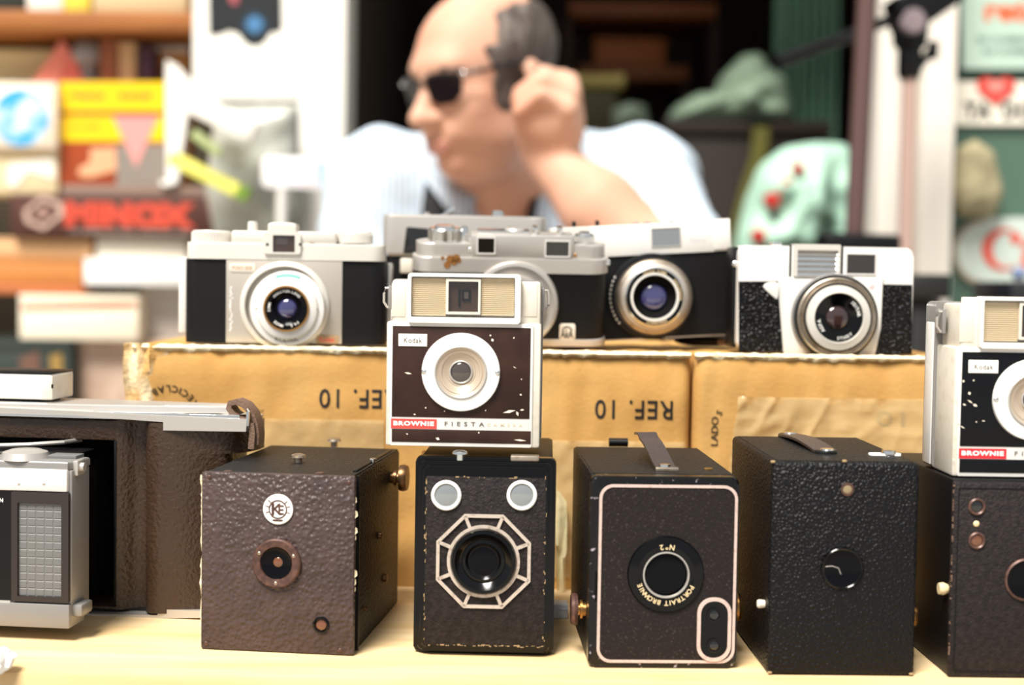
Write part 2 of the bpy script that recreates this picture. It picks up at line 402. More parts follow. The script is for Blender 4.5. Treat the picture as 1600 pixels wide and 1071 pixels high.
lettering('E', 'bronze_ring', e, (c[0]+r*.22, c[1]-.2), h=r*.62, y=-1.25, bold=.02, name='monogram')
c = f.px(433, 880); r = f.mm(39)
lr = MB().ring(c, [(r, .2), (r, -2), (r*.94, -2.9), (r*.68, -2.4), (r*.62, -1.2), (r*.60, 3.5), (r*.7, 3.5)], 48).build('lens_ring', 'bronze_ring', f.e)
for a in (25, 150, 270):
    disc_dome(MB(), (c[0]+math.cos(R(a))*r*.8, c[1]+math.sin(R(a))*r*.8), 1.1, -2.5, .7, 12).build('screw', 'aged_metal', lr)
MB().lathe(c, [(r*.63, -1.9), (r*.5, -.9), (r*.18, -.2), (0, -.15)], 32).build('lens_cone', 'lens_black', f.e)
disc_dome(MB(), (c[0]+.6, c[1]+.4), r*.2, -.2, .5, 20).build('lens', 'lens_amber', f.e)
c = f.px(502, 977); r = f.mm(13.5)
MB().ring(c, [(r, .2), (r*.98, -1), (r*.8, -1.4), (r*.66, -.6), (r*.62, 2)], 28).build('finder_ring', 'gloss_black', f.e)
disc_dome(MB(), c, r*.66, -.1, .5, 20).build('finder_lens', 'lens_amber', f.e)
for p in ((327, 746), (322, 1006), (531, 1017), (545, 755)): nail(f, *p, f.mm(3.6), -.05)
for (px, py) in ((466, 719), (522, 693)):
    x, yy = f.pz(px, py+4, z1-.4); stud(f, x, yy, z1-.4, 4.6, 5.2)
for (px, py) in ((356, 737), (500, 740)):
    x, yy = f.pz(px, py, z1); MB().lathe((x, yy), [(2.6, z1-.6), (2.6, z1+.1), (1.6, z1+.6), (0, z1+.6)], 16, 'z').build('stud', 'bronze_ring', f.e)
knob_x(f, x1-1.2, x1+10, 104, z1*.85, 8, mat('old_brass', '#6b4f36', .35, .9), axle='old_brass')
mat('old_brass', '#6b4f36', .35, .9)
MB().box(x1-2.2, x1+.6, 9, 10.6, 1, z1-1).build('side_seam', 'satin_black', f.e)
MB().box(x1-6, x1-3.6, 20, 120, z1-1, z1+.6, .4).build('hinge_bar', 'satin_black', f.e)
x, yy = f.pz(586, 709, z1); stud(f, x1-3, 60, z1+.2, 2.2, 2.4, 'chrome', 'latch_button')
for (yy, zz, rr) in ((70, 55, 2.2), (86, 26, 2.6), (30, 20, 1.4)):
    MB().lathe((yy, zz), [(rr, x1-1.4), (rr*.9, x1+1), (0, x1+1.6)], 14, 'x').build('side_catch', 'old_brass', f.e)
tag(f.e, 'brown pebbled leather box camera with a round cream monogram emblem above its lens', 'camera', 'box cameras on the table')
BOX1 = f; TOP1 = z1+.8

# ------------------------------------------------------------------ 2 box camera with octagonal lens frame
f = Fr('box_camera', onz(757, 1027, TZ), yaw=-1.5)
x0 = f.px(646, 870)[0]; x1 = f.px(867, 870)[0]; z1 = f.px(757, 717)[1]; DP = 118; HOCT = z1
MB().box(x0+2, x1-2, 8, DP, 0, z1-1.5, 1.2).build('body', 'slick_leather', f.e)
MB().box(x0+4, x1-4, 12, DP-2, z1-1.6, z1-1).build('top_cover', 'slick_leather', f.e)
mb = MB()
for (ins, ya, yb, bv) in ((0, 6, 13, 1.8), (2.2, 2.6, 9, 1.6), (4.6, 0, 6, 1.4)):
    o = rrect(x0+ins, x1-ins, ins*.9+.2, z1-ins*.9, 3.2); mb.prism(o, ya, yb, 'y', bv)
mb.build('front_frame', 'gloss_black', f.e)
pa = f.px(666, 744); pb = f.px(849, 1011)
MB().prism(rrect(pa[0], pb[0], pb[1], pa[1], 1), -.7, .5, 'y', .3).build('front_panel', 'fine_leather', f.e)
mb = MB(); rnd = random.Random(5)
for i in range(95):                 # rubbed edge of the panel
    t0 = rnd.random(); side = rnd.choice('LRTBBL'); L = rnd.uniform(.3, 2.2); q = rnd.uniform(.08, .32)
    if side in 'LR':
        xx = (pa[0] if side == 'L' else pb[0])+rnd.uniform(-.5, .5); zz = pb[1]+(pa[1]-pb[1])*t0; mb.box(xx-q, xx+q, -.85, 0, zz, zz+L)
    else:
        zz = (pa[1] if side == 'T' else pb[1])+rnd.uniform(-.5, .5); xx = pa[0]+(pb[0]-pa[0])*t0; mb.box(xx, min(xx+L, pb[0]), -.85, 0, zz-q, zz+q)
mb.build('rubbed_edge', mat('rubbed', '#a08560', .7), f.e, smooth=False)
for (px, gm) in ((697.5, 'window_grey'), (815.5, 'window_grey')):
    c = f.px(px, 774); r = f.mm(23.8)
    wn = MB().ring(c, [(r, -.5), (r, -1.6), (r*.92, -2.2), (r*.80, -2.0), (r*.76, -.8)], 40).build('finder_ring', 'print_white', f.e)
    disc_dome(MB(), c, r*.79, -.9, 1.0, 28).build('finder_glass', gm, wn)
c = f.px(755.5, 877); ro = f.mm(80.5); ri = f.mm(75); ph = R(22.5)
of = MB().frame(ngon(*c, ro, 8, ph), ngon(*c, ro-f.mm(5.2)*1.08, 8, ph), -1.9, -.5).build('octagon_frame', 'oct_metal', f.e, smooth=False)
rr = f.mm(57.5)
MB().ring(c, [(rr, -.5), (rr, -2.0), (rr-f.mm(5), -2.0), (rr-f.mm(5), -.5)], 56).build('octagon_ring', 'oct_metal', of)
for k in range(8):
    a = ph+k*PI/4+R(22.5)*0; 
    for_r0, for_r1 = rr-.4, ro*.985
    d = Vector((math.cos(a), math.sin(a))); n = Vector((-d.y, d.x))*f.mm(2.6)
    p0, p1 = Vector(c)+d*for_r0, Vector(c)+d*(ro-1.2)
    MB().prism([tuple(p0-n), tuple(p1-n), tuple(p1+n), tuple(p0+n)], -1.9, -.5).build('spoke', 'oct_metal', of, smooth=False)
r = f.mm(52)
MB().lathe(c, [(r, -.3), (r, -3), (r*.95, -4.6), (r*.86, -4.9), (r*.72, -2.4), (r*.66, -1.6), (r*.6, -2.2), (r*.55, -2.4), (r*.5, -1.6), (r*.46, -.9), (0, -.8)], 56).build('lens_mount', 'gloss_black', f.e)
disc_dome(MB(), c, r*.44, -.9, .5, 32).build('lens', 'lens_black', f.e)
stud(f, f.px(718, 700)[0], 5, z1-1.2, 4.4, 5.0, 'chrome', 'shutter_button')
p = f.px(820, 711); MB().box(p[0]-8, p[0]+8, 4, 12, z1-2, z1+1.4, .8).build('catch', 'aged_metal', f.e)
knob_x(f, x0+2.2, x0-5, 96, z1*.85, 8.5, 'brass')
tag(f.e, 'glossy black box camera with a silver octagon frame round its lens', 'camera', 'box cameras on the table')
BOX2 = f; OCTX = (x0, x1)

# ------------------------------------------------------------------ 3 box camera with cream border line
f = Fr('box_camera', onz(1034, 1045, TZ), yaw=2.0)
x0 = f.px(921, 890)[0]; x1 = f.px(1153, 890)[0]; z1 = f.px(1040, 745)[1]; DP = 132
MB().box(x0+.6, x1-.6, 7, DP, 0, z1, 1.6).build('body', 'black_leather', f.e)
MB().box(x0+2, x1-2, 9, DP-2, z1-.3, z1+.25).build('top_cover', 'black_leather', f.e)
MB().prism(rrect(x0, x1, .2, z1, 4), 0, 8, 'y', 2.2).build('front_frame', 'chipped_black', f.e)
def pr(px0, py0, px1, py1, rad, y):
    a = f.px(px0, py0, y); b = f.px(px1, py1, y); return rrect(a[0], b[0], b[1], a[1], rad, 7)
o = pr(937, 757, 1147, 1037, 7.5, -.3); i_ = pr(941.4, 761.4, 1142.8, 1032.6, 6.2, -.3)
MB().frame(o, i_, -.75, .2).build('border_line', 'pinkish_line', f.e)
MB().prism(i_, -.4, .2).build('front_panel', 'dark_panel', f.e)
o = pr(1090, 934, 1141, 1034, 8.4, -.6); i_ = pr(1095.4, 939.6, 1135.8, 1028.6, 6.9, -.6)
wf = MB().frame(o, i_, -1.3, .1).build('finder_border', 'pinkish_line', f.e)
MB().prism(i_, -.7, .1).build('finder_plate', 'gloss_black', wf)
for py in (961, 1009): MB().ring(f.px(1115.5, py), [(f.mm(12), -.6), (f.mm(12), -1.5), (f.mm(8.5), -1.6), (f.mm(8), -.6)], 24).build('finder_ring', 'satin_black', wf); disc_dome(MB(), f.px(1115.5, py), f.mm(9), -.6, .8, 18).build('finder_lens', 'dark_glass', wf)
c = f.px(1040, 897.5); r = f.mm(61)
MB().lathe(c, [(r, -.3), (r*.97, -1.6), (r*.74, -2.6), (r*.70, -2.2), (r*.66, -2.0), (r*.58, -2.2), (r*.575, -.7), (0, -.6)], 56).build('lens_mount', 'gloss_black', f.e)
MB().ring(c, [(r*.60, -2.1), (r*.60, -2.9), (r*.57, -3.0), (r*.55, -2.0)], 48).build('lens_rim', 'satin_metal', f.e)
disc_dome(MB(), c, r*.54, -.7, .4, 32).build('lens', 'lens_black', f.e)
arc_text('PORTRAIT BROWNIE', 'gold_print', f.e, c, r*.735, f.mm(10.5), -92, y=-2.85, bold=.02)
arc_text('Nº2', 'gold_print', f.e, c, r*.725, f.mm(11.5), 90, y=-2.85, inward=True, bold=.02)
# leather handle on the top
q = lambda px, py, z: Vector((*f.pz(px, py, z1), z1+z))
a = f.pz(1042, 732, z1+2); b = f.pz(990, 690, z1+2)
hp = []
for k in range(13):
    t0 = k/12; hp.append((a[0]+(b[0]-a[0])*t0*1.02, a[1]+(b[1]-a[1])*t0*.62, z1+1.2+10.5*math.sin(t0*PI*.62)**1.5+ (2 if t0 > .8 else 0)))
hd = MB().strap(hp, (1, .25, 0), 12, 1.5).build('handle', 'strap_black', f.e)
MB().lathe((a[0]-.6, a[1]+5), [(3.4, z1+2), (3.2, z1+3.6), (0, z1+4)], 18, 'z').build('rivet', 'chrome', hd)
MB().box(a[0]-6.5, a[0]+6.5, a[1]-2, a[1]+1.2, z1, z1+2.6, .6).build('handle_clip', 'aged_metal', hd)
x, yy = f.pz(965, 695, z1); MB().lathe((yy-4, z1+1.8), [(0, x-6), (2.8, x-6), (2.8, x+6), (0, x+6)], 14, 'x').build('rear_button', 'satin_black', f.e)
x, yy = f.pz(1107, 735, z1); MB().box(x-2.4, x+2.4, yy-1, yy+2, z1-.2, z1+1.2, .4).build('catch', 'brass', f.e)
knob_x(f, x0+.6, x0-8, 26, 26, 8.5, 'bronze_ring')
k = knob_x(f, x1-.8, x1+8, 30, 27, 8, 'brass')
for (yy, zz) in ((24, 40), (24, 13)): MB().lathe((yy, zz), [(1.8, x1-1.2), (1.8, x1+1), (0, x1+1.6)], 14, 'x').build('side_rivet', 'brass', f.e)
p0, p1 = f.px(930, 893, -.02), f.px(938, 940, -.02)
MB().box(p0[0], p1[0], -.25, 1, p1[1], p0[1]).build('slot', 'flat_black', f.e)
tag(f.e, 'black box camera with a cream rounded border line and gold lettered lens ring', 'camera', 'box cameras on the table')

# ------------------------------------------------------------------ 4 plain pebbled box camera
f = Fr('box_camera', onz(1315, 1057, TZ), yaw=1.2)
x0 = f.px(1203, 890)[0]; x1 = f.px(1434, 890)[0]; z1 = f.px(1320, 723)[1]; DP = 124
MB().box(x0, x1, 0, DP, 0, z1, 2.8, 3).build('body', 'pebble_leather', f.e)
MB().box(x0+3, x1-3, 4, DP-4, z1-.4, z1+.25).build('top_cover', 'pebble_leather', f.e)
c = f.px(1316, 888.5); r = f.mm(33)
MB().ring(c, [(r, .4), (r, -1.0), (r*.95, -1.5), (r*.89, -1.0), (r*.86, .4)], 48).build('lens_ring', 'gloss_black', f.e)
MB().lathe(c, [(r*.9, -.9), (r*.7, -.2), (0, -.15)], 40).build('lens', 'lens_black', f.e)
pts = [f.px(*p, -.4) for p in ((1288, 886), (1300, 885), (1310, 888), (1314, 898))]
MB().tube([(x, -.5, z) for x, z in pts], .2, 5).build('lens_glint', 'satin_metal', f.e)  # thin metal arc laid in as a glint inside the lens hole
c = f.px(1324, 765); r = f.mm(10.5)
MB().ring(c, [(r, .2), (r, -.5), (r*.75, -.7), (r*.7, .2)], 24).build('finder_ring', 'bronze_ring', f.e)
disc_dome(MB(), c, r*.74, -.1, .5, 18).build('finder_lens', cm('#8d7c5e', .25), f.e)
a = f.pz(1290, 705, z1+1.5); b = f.pz(1232, 679, z1+1.5)
hd = MB().strap([(b[0]+(a[0]-b[0])*t0, b[1]+(a[1]-b[1])*t0, z1+1.2+1.8*math.sin(t0*PI)) for t0 in [k/10 for k in range(11)]], (1, .1, 0), 13, 1.4).build('handle', 'strap_black', f.e)
for (p, s_) in ((a, -3), (b, 3)):
    MB().lathe((p[0], p[1]-s_*.2), [(6.6, z1), (6.4, z1+1.3), (5.6, z1+2.0)], 20, 'z').build('handle_plate', 'satin_black', hd)
    MB().lathe((p[0]+1, p[1]+.5), [(4.0, z1+1.9), (3.6, z1+2.8), (0, z1+3.0)], 18, 'z').build('rivet', 'chrome', hd)
a = f.pz(1358, 712, z1); b = f.pz(1408, 713, z1)
mp = MB().prism(rrect(a[0], b[0], a[1]-3, a[1]+4, 2.4), z1+1.2, z1, 'z', .3).build('winder_plate', 'print_white', f.e)
MB().lathe(((a[0]+b[0])/2+2, a[1]), [(4.2, z1+1), (3.8, z1+3), (0, z1+3.4)], 18, 'z').build('stud', 'chrome', mp)
for (px, py) in ((1208, 722), (1320, 721), (1203, 1052), (1424, 1054)):
    p = f.px(px, py); MB().box(p[0]-1.2, p[0]+1.2, -.1, 1.4, p[1]-.6, p[1]+.6, .4).build('worn_corner', 'rubbed', f.e)
knob_x(f, x1-.6, x1+9, 30, f.px(1440, 988)[1]+2, 6.5, 'brass')
MB().lathe((12, f.px(1187, 952)[1]), [(2.0, x0+.6), (2.4, x0-3.2), (1.8, x0-4)], 18, 'x').build('side_button', 'scratch_cream', f.e)
tag(f.e, 'plain black pebbled box camera with a bare round lens hole', 'camera', 'box cameras on the table')

# ------------------------------------------------------------------ 5 box camera under the black-faced camera
f = Fr('box_camera', onz(1600, 1061, TZ), yaw=.8)
x0 = f.px(1486, 900)[0]; x1 = x0+84; z1 = f.px(1600, 752)[1]; DP = 120; HR = z1
MB().box(x0+.4, x1-.4, 3, DP, 0, z1, 1.4).build('body', 'slick_leather', f.e)
MB().box(x0, x1, 0, 4, .2, z1-1, 1.3).build('front_panel', 'fine_leather', f.e)
o = rrect(x0+2.6, x1-2.6, 3, z1-4, 1); i_ = rrect(x0+3.2, x1-3.2, 3.6, z1-4.6, 1)
MB().frame(o, i_, -.25, .3).build('border_line', 'satin_black', f.e)
for py, gm in ((792, 'dark_glass'), (845, 'lens_amber')):
    c = f.px(1526, py); r = f.mm(13.5)
    fw = MB().ring(c, [(r, .2), (r, -.9), (r*.85, -1.4), (r*.7, -.8), (r*.66, 1)], 28).build('finder_ring', 'bronze_ring', f.e)
    disc_dome(MB(), c, r*.7, -.1, .5, 20).build('finder_lens', gm, fw)
nail(f, 1525.5, 819, f.mm(5), -.02, 'gold_print', 'rivet')
c = f.px(1603, 906); r = f.mm(34)
MB().ring(c, [(r, .2), (r, -1), (r*.92, -1.6), (r*.86, 0), (r*.84, 5), (r*.95, 5)], 44).build('lens_ring', 'bronze_ring', f.e)
MB().lathe(c, [(r*.9, -.9), (r*.6, -.2), (0, -.1)], 36).build('lens', 'lens_black', f.e)
mb = MB(); rnd = random.Random(9)
for i in range(26):
    zz = rnd.uniform(2, z1-3); mb.box(x0-.12, x0+rnd.uniform(.3, .8), -.12, .8, zz, zz+rnd.uniform(.6, 3))
mb.build('rubbed_edge', 'strap_brown', f.e, smooth=False)
MB().lathe((6, f.px(1474, 924)[1]), [(2.2, x0+.6), (3.4, x0-2), (3, x0-4.6)], 18, 'x').build('side_button', 'gold_print', f.e)
tag(f.e, 'black box camera with two small stacked finder windows, beneath the black-faced camera', 'camera', 'box cameras on the table')
BOX5 = f

# ------------------------------------------------------------------ 6 / 7 flat-faced plastic cameras
def fiesta(name, loc, yaw, face, txtcol, ref=None):
    f = Fr(name, loc, yaw); g = ref or f
    U = lambda u, v, y=0: g.px(580+u/3.57, 420+v/3.57, y)
    m1 = lambda u: g.mm(u/3.57)
    xL, _ = U(82, 600); xR, _ = U(945, 600); zt = U(500, 300)[1]; zT = U(500, 32)[1]; zs = U(500, 66)[1]
    body = MB().box(xL, xR, 1.2, 34, 0.2, zt, 1.4).box(xL+2.5, xR-.5, 3, 34, zt-2, zs, 2.0).build('body', 'cream_plastic', f.e)
    MB().prism(rrect(xL-1, xR+1, .4, zs+.5, 3), 34, 52, 'y').build('back_shell', 'grey_housing', f.e)
    MB().box(xL-1.6, xL+2, 36, 50, 2, zs*.88, .8).build('side_rail', 'white_enamel', f.e)
    # finder housing
    a = U(202, 300, -1.5); b = U(836, 32, -1.5)
    fh = MB()
    i0 = U(222, 268, -1.5); i1 = U(803, 52, -1.5)
    fh.frame(rrect(a[0], b[0], a[1], b[1], 2), rrect(i0[0], i1[0], i0[1], i1[1], .6), -2.2, 8); fh.box(a[0]+.5, b[0]-.5, 3, 33, a[1]+1, b[1]-.6, .8)
    fh = fh.build('finder_housing', 'white_enamel', f.e)
    for (u0, u1) in ((226, 418), (612, 800)):
        p = U(u0, 262); q_ = U(u1, 55); mb = MB(); n = 19
        mb.box(p[0], q_[0], .9, 3.2, p[1], q_[1])
        for k in range(n):
            zz = p[1]+(q_[1]-p[1])*(k+.5)/n; hh = (q_[1]-p[1])/n*.30; mb.prism([(.2, zz), (1.2, zz-hh), (1.2, zz+hh)], p[0], q_[0], 'x')
        mb.build('ribbed_panel', 'rib_cream', fh, smooth=False)
    o0 = U(416, 254); o1 = U(612, 58); j0 = U(430, 240); j1 = U(599, 73)
    fw = MB().frame(rrect(o0[0], o1[0], o0[1], o1[1], .4), rrect(j0[0], j1[0], j0[1], j1[1], .4), -1.4, 3).build('finder_frame', 'cream_plastic', fh)
    MB().box(j0[0]-.2, j1[0]+.2, 1.6, 2.6, j0[1]-.2, j1[1]+.2).build('finder_glass', 'finder_glass', f.e)
    k0 = U(505, 180); k1 = U(555, 118); MB().frame(rrect(k0[0], k1[0], k0[1], k1[1], .4), rrect(k0[0]+1.2, k1[0]-1.2, k0[1]+1.2, k1[1]-1.2, .3), .8, 2).box(k0[0]-2, k0[0]-.8, .9, 2, k0[1]-3, k1[1]).build('finder_mask', 'dark_glass', f.e)
    MB().box(k0[0]+1.2, k1[0]-1.2, 1.0, 1.6, k0[1]+1.2, k1[1]-1.2).build('finder_eyepiece', 'lens_smoke', f.e)
    # grey worn plates on the shoulders
    for (u0, u1) in ((110, 190), (842, 928)):
        p = U(u0, 268); q_ = U(u1, 84); MB().box(p[0], q_[0], 2.6, 3.3, p[1], q_[1], .3).build('shoulder_plate', 'cream_plastic', f.e)
    # face
    a = U(101, 985); b = U(905, 312)
    MB().prism(rrect(a[0], b[0], a[1], b[1], .8), .2, 2, 'y', .3).build('face_frame', 'white_enamel', f.e)
    a = U(114, 826); b = U(891, 332); MB().box(a[0], b[0], -.1, 1, a[1], b[1], .15).build('face_plate', face, f.e)
    a = U(114, 966); b = U(891, 908); MB().box(a[0], b[0], -.1, 1, a[1], b[1], .15).build('face_strip', face, f.e)
    a = U(110, 891); b = U(365, 841); MB().box(a[0], b[0], -.15, 1, a[1], b[1]).build('name_plate', txtcol, f.e)
    lettering('BROWNIE', 'print_white', f.e, U(237, 864, -.3), w=m1(228), h=m1(26), y=-.3, bold=.045, spacing=1.15)
    lettering('FIESTA', 'print_grey', f.e, U(520, 868, -.1), w=m1(222), h=m1(24), y=-.1, bold=.01, spacing=1.9)
    lettering('CAMERA', 'rib_cream' if face == 'fiesta_brown' else 'print_grey', f.e, U(745, 872, -.1), w=m1(200), h=m1(17), y=-.1, bold=.008, spacing=1.9)
    a = U(152, 432, -.3); b = U(312, 366, -.3); MB().box(a[0], b[0], -.5, 1, a[1], b[1], .2).build('badge', 'print_white', f.e)
    lettering('Kodak', 'print_grey', f.e, U(234, 400, -.6), w=m1(102), h=m1(30), y=-.6, bold=.012, spacing=1.1)
    c = U(501, 577); r = m1(219)
    wr = MB().ring(c, [(r, .4), (r, -2.0), (r*.985, -2.5), (r*.70, -3.4), (r*.66, -3.2), (r*.66, .4)], 72).build('lens_surround', 'white_ring', f.e)
    for s_ in (-1, 1): disc_dome(MB(), (c[0]+s_*r*.93, c[1]), m1(15), -2.5, .8, 16).build('screw', 'chrome', wr)
    MB().ring(c, [(r*.67, -.6), (r*.67, -4.0), (r*.655, -4.3), (r*.63, -4.1), (r*.62, -3.2), (r*.62, -.6)], 64).build('lens_rim', 'satin_metal', f.e)
    MB().lathe(c, [(r*.63, -3.6), (r*.56, -2.8), (r*.55, -3.1), (r*.49, -2.5), (r*.48, -2.0), (r*.37, -.8), (r*.365, -1.1), (r*.30, -.4), (0, -.3)], 56).build('lens_funnel', 'lens_beige', f.e)
    lc = MB().ring(c, [(r*.31, -.3), (r*.30, -1.5), (r*.275, -1.7), (r*.255, -1.2), (r*.255, -.3)], 40).build('lens_collar', 'satin_metal', f.e)
    disc_dome(MB(), c, r*.26, -.4, 1.7, 32).build('lens', 'lens_smoke', f.e)
    # strap lugs
    for s_, xx in ((-1, xL-.4), (1, xR+.4)):
        zz = U(70, 150)[1]
        MB().tube([(xx, 22, zz+4), (xx+s_*2.8, 22, zz+4), (xx+s_*3.6, 22, zz+1), (xx+s_*3.6, 22, zz-4), (xx+s_*1.6, 22, zz-7), (xx, 22, zz-7)], .8, 8).build('strap_lug', 'satin_metal', f.e)
        MB().box(xx-1, xx+1, 20, 33, zz-8, zz+5.5, .5).build('lug_plate', 'grey_housing', f.e)
    return f, U
p = onz(725, 1027, TZ); yb = BOX2.e.location.y
f, U1 = fiesta('snapshot_camera', Vector((at(726, 702, yb-CAM.y+.012).x, yb+.012, TZ+HOCT/1000+.0045)), -1.2, 'fiesta_brown', 'red_faded')
REF = f
scratches(f, [(580+u/3.57, 420+v/3.57, a/3.57, b/3.57, w_) for u, v, a, b, w_ in ((185, 580, 42, 8, 2), (660, 370, 10, 6, 2), (672, 390, 8, 18, 3), (792, 385, 8, 4, 2.4), (735, 805, 70, -14, 3), (810, 795, 10, 28, 2.6), (830, 790, 24, -2, 2), (828, 700, 12, 8, 2), (360, 945, 22, 10, 3), (795, 955, 70, 6, 2), (300, 775, 8, 4, 2), (405, 795, 8, 2, 1.6), (595, 915, 10, 2, 2), (195, 920, 10, 6, 1.6), (235, 812, 14, 3, 1.6), (835, 615, 6, 5, 1.6), (790, 545, 20, 12, .8), (635, 790, 6, 3, 2))], 'scratch_cream', -.1, 'paint_chips')
tag(f.e, 'cream plastic camera with a scratched brown face, standing on the octagon-framed box camera', 'camera', 'flat-faced plastic cameras')
yb = BOX5.e.location.y
p = at(1488, 735, yb-CAM.y+.008)
xLm = -45
f, U2 = fiesta('snapshot_camera', Vector((0, yb+.008, TZ+HR/1000+.0005)), .5, 'fiesta_black', 'red_enamel', ref=REF)
xl = min(v.co.x for v in bpy.data.objects[[c_.name for c_ in f.e.children if c_.name.startswith('body')][0]].data.vertices)
f.e.location.x = p.x - xl; f.m = Matrix.Translation((p.x-xl, yb+.008, TZ+HR/1000+.0005)) @ Matrix.Rotation(R(.5), 4, 'Z'); f.i = f.m.inverted()
scratches(f, [(1440+u/3.57, 450+v/3.57, a/3.57, b/3.57, w_) for u, v, a, b, w_ in ((226, 520, 14, 3, 3), (285, 516, 10, 2, 2), (262, 580, 8, 18, 3), (228, 648, 20, 8, 2), (255, 625, 30, 20, 1.6), (285, 650, 26, 12, 3), (190, 745, 24, 16, 2), (215, 770, 26, 16, 1.2), (335, 742, 20, 2, 1.2), (300, 748, 10, 1, 1.4), (358, 465, 10, 4, 2), (168, 955, 20, 4, 2))], 'scratch_cream', -.1, 'paint_chips')
tag(f.e, 'white plastic camera with a black face, standing on the box camera with two small windows', 'camera', 'flat-faced plastic cameras')

#@@POLAROID
# ------------------------------------------------------------------ folding instant camera at the left
f = Fr('folding_camera', onz(300, 966, TZ), yaw=-6)
bodyz0 = 2.5
XR, _ = f.px(386, 815); XO, _ = f.px(181, 815); XL = f.px(-70, 800)[0]
g1 = f.px(200, 815)[0]; g2 = f.px(222, 815)[0]; g3 = f.px(243, 815)[0]
zt_r = f.px(330, 662)[1]; zt_l = f.px(100, 655)[1]; zbt = f.px(250, 955)[1]
plan = [(XO, 0), (g1-4, 1), (g1, 5), (g2-3, 9.0), (g2+1, 8), (g3-5, -2), (g3-1, -5.5), (g3+5, -5.5), (g3+14, -3.5), (XR-16, 1), (XR-9, 6), (XR-4, 14), (XR-1, 26), (XR-1, 40), (XR-6, 46), (XO, 46)]
b = bmesh.new()
plan_low = [(min(x, XR-13), y) for x, y in plan[:-2]]+plan[-2:]
plan_low = [p for i, p in enumerate(plan_low) if i == 0 or p != plan_low[i-1]]; plan_low[-2] = (XR-14, 46)
mb = MB(); mb.prism(plan, zt_r, TOP1, 'z'); mb.prism(plan_low, TOP1, 3, 'z'); mb.build('body', 'tan_leather', f.e, ang=50)
oz1 = f.px(90, 686)[1]; oz0 = f.px(90, 945)[1]
MB().box(XL, XO+.2, 0, 46, oz1, zt_r, .6).build('top_rail', 'tan_leather', f.e)
MB().box(XL, XO+.2, 0, 46, 3, oz0, .6).build('bottom_rail', 'tan_leather', f.e)
MB().box(XL, XO, 40, 46, oz0, oz1).build('back_wall', 'flat_black', f.e)
MB().box(XO-1.2, XO+.4, -.5, 3, oz0, oz1, .3).build('opening_rim', 'satin_black', f.e)
# metal trim
def strip(name, pxy, y0, y1, m, par=f):
    return MB().prism([f.px(a, b_, y0) for a, b_ in pxy], y0, y1, 'y').build(name, m, f.e)
strip('top_trim', ((-70, 645), (120, 650), (255, 660), (255, 673), (384, 675), (386, 656), (300, 652), (180, 646), (60, 640), (-70, 634))[::-1], -5.5, 30, 'satin_metal')
strip('bottom_trim', ((110, 959), (245, 962), (252, 953), (320, 955), (320, 966), (230, 967), (110, 964)), -4.6, 30, 'satin_metal')
a = f.px(130, 634)[1]
lid = [(XL, -4), (f.px(150, 640)[0], -4.5), (f.px(300, 650)[0], -4), (f.px(375, 655)[0], -1), (f.px(384, 655)[0], 6), (f.px(384, 655)[0], 40), (XL, 44)]
zA = f.px(250, 650)[1]
mb = MB(); mb.prism(lid, zA+1.8, zA-2.2, 'z', .6); mb.build('top_plate', 'chrome', f.e)
hump = [(XL, 2), (f.px(70, 640)[0], 3), (f.px(250, 640)[0], 8), (f.px(345, 640)[0], 16), (f.px(345, 640)[0], 34), (f.px(60, 640)[0], 42), (XL, 42)]
mb = MB(); mb.prism(hump, zA+5.5, zA+1.5, 'z', 1.6); mb.build('lid', 'satin_metal', f.e)
a0 = f.px(84, 626, 10); a1 = f.px(0, 582, 10); zv0 = zA+5
vf = MB().box(XL, a0[0], 8, 40, zv0+2, f.px(60, 584, 10)[1], 1.4).build('finder_block', 'white_enamel', f.e)
q0 = f.px(65, 605, 8)
MB().box(q0[0], a0[0]+.3, 7.6, 38, zv0+2.3, f.px(60, 586, 10)[1], 1.2).build('finder_end', 'cream_plastic', vf)
q1 = f.px(81, 604, 7); MB().box(q1[0]-.5, q1[0]+.5, 7.3, 8, q1[1]-1.2, q1[1]+1.2).build('slot', 'flat_black', vf)
MB().box(XL, a0[0]-.4, 7.6, 40, f.px(60, 584, 10)[1], f.px(60, 581, 10)[1], .4).build('finder_lid', 'satin_black', vf)
MB().box(XL, a0[0]-8, 9, 38, zv0-.4, zv0+2.1).build('finder_foot', 'flat_black', vf)
# bellows
mb = MB(); n = 7; yb0, yb1 = 40, -44
bx1 = f.px(165, 800, 20)[0]; bz1 = f.px(90, 702, 20)[1]; bz0 = f.px(90, 930, 20)[1]
ringv = []
for k in range(2*n+1):
    t0 = k/(2*n); ins = (4 if k % 2 else 0)+t0*14; yy = yb0+(yb1-yb0)*t0
    ringv.append([(XL, yy, bz0+ins), (bx1-ins, yy, bz0+ins), (bx1-ins, yy, bz1-ins), (XL, yy, bz1-ins)])
vs = [v for r_ in ringv for v in r_]; fs = [(i*4+k, i*4+(k+1) % 4, i*4+4+(k+1) % 4, i*4+4+k) for i in range(2*n) for k in range(4)]
mb.add(vs, fs); mb.build('bellows', 'flat_black', f.e, smooth=False)
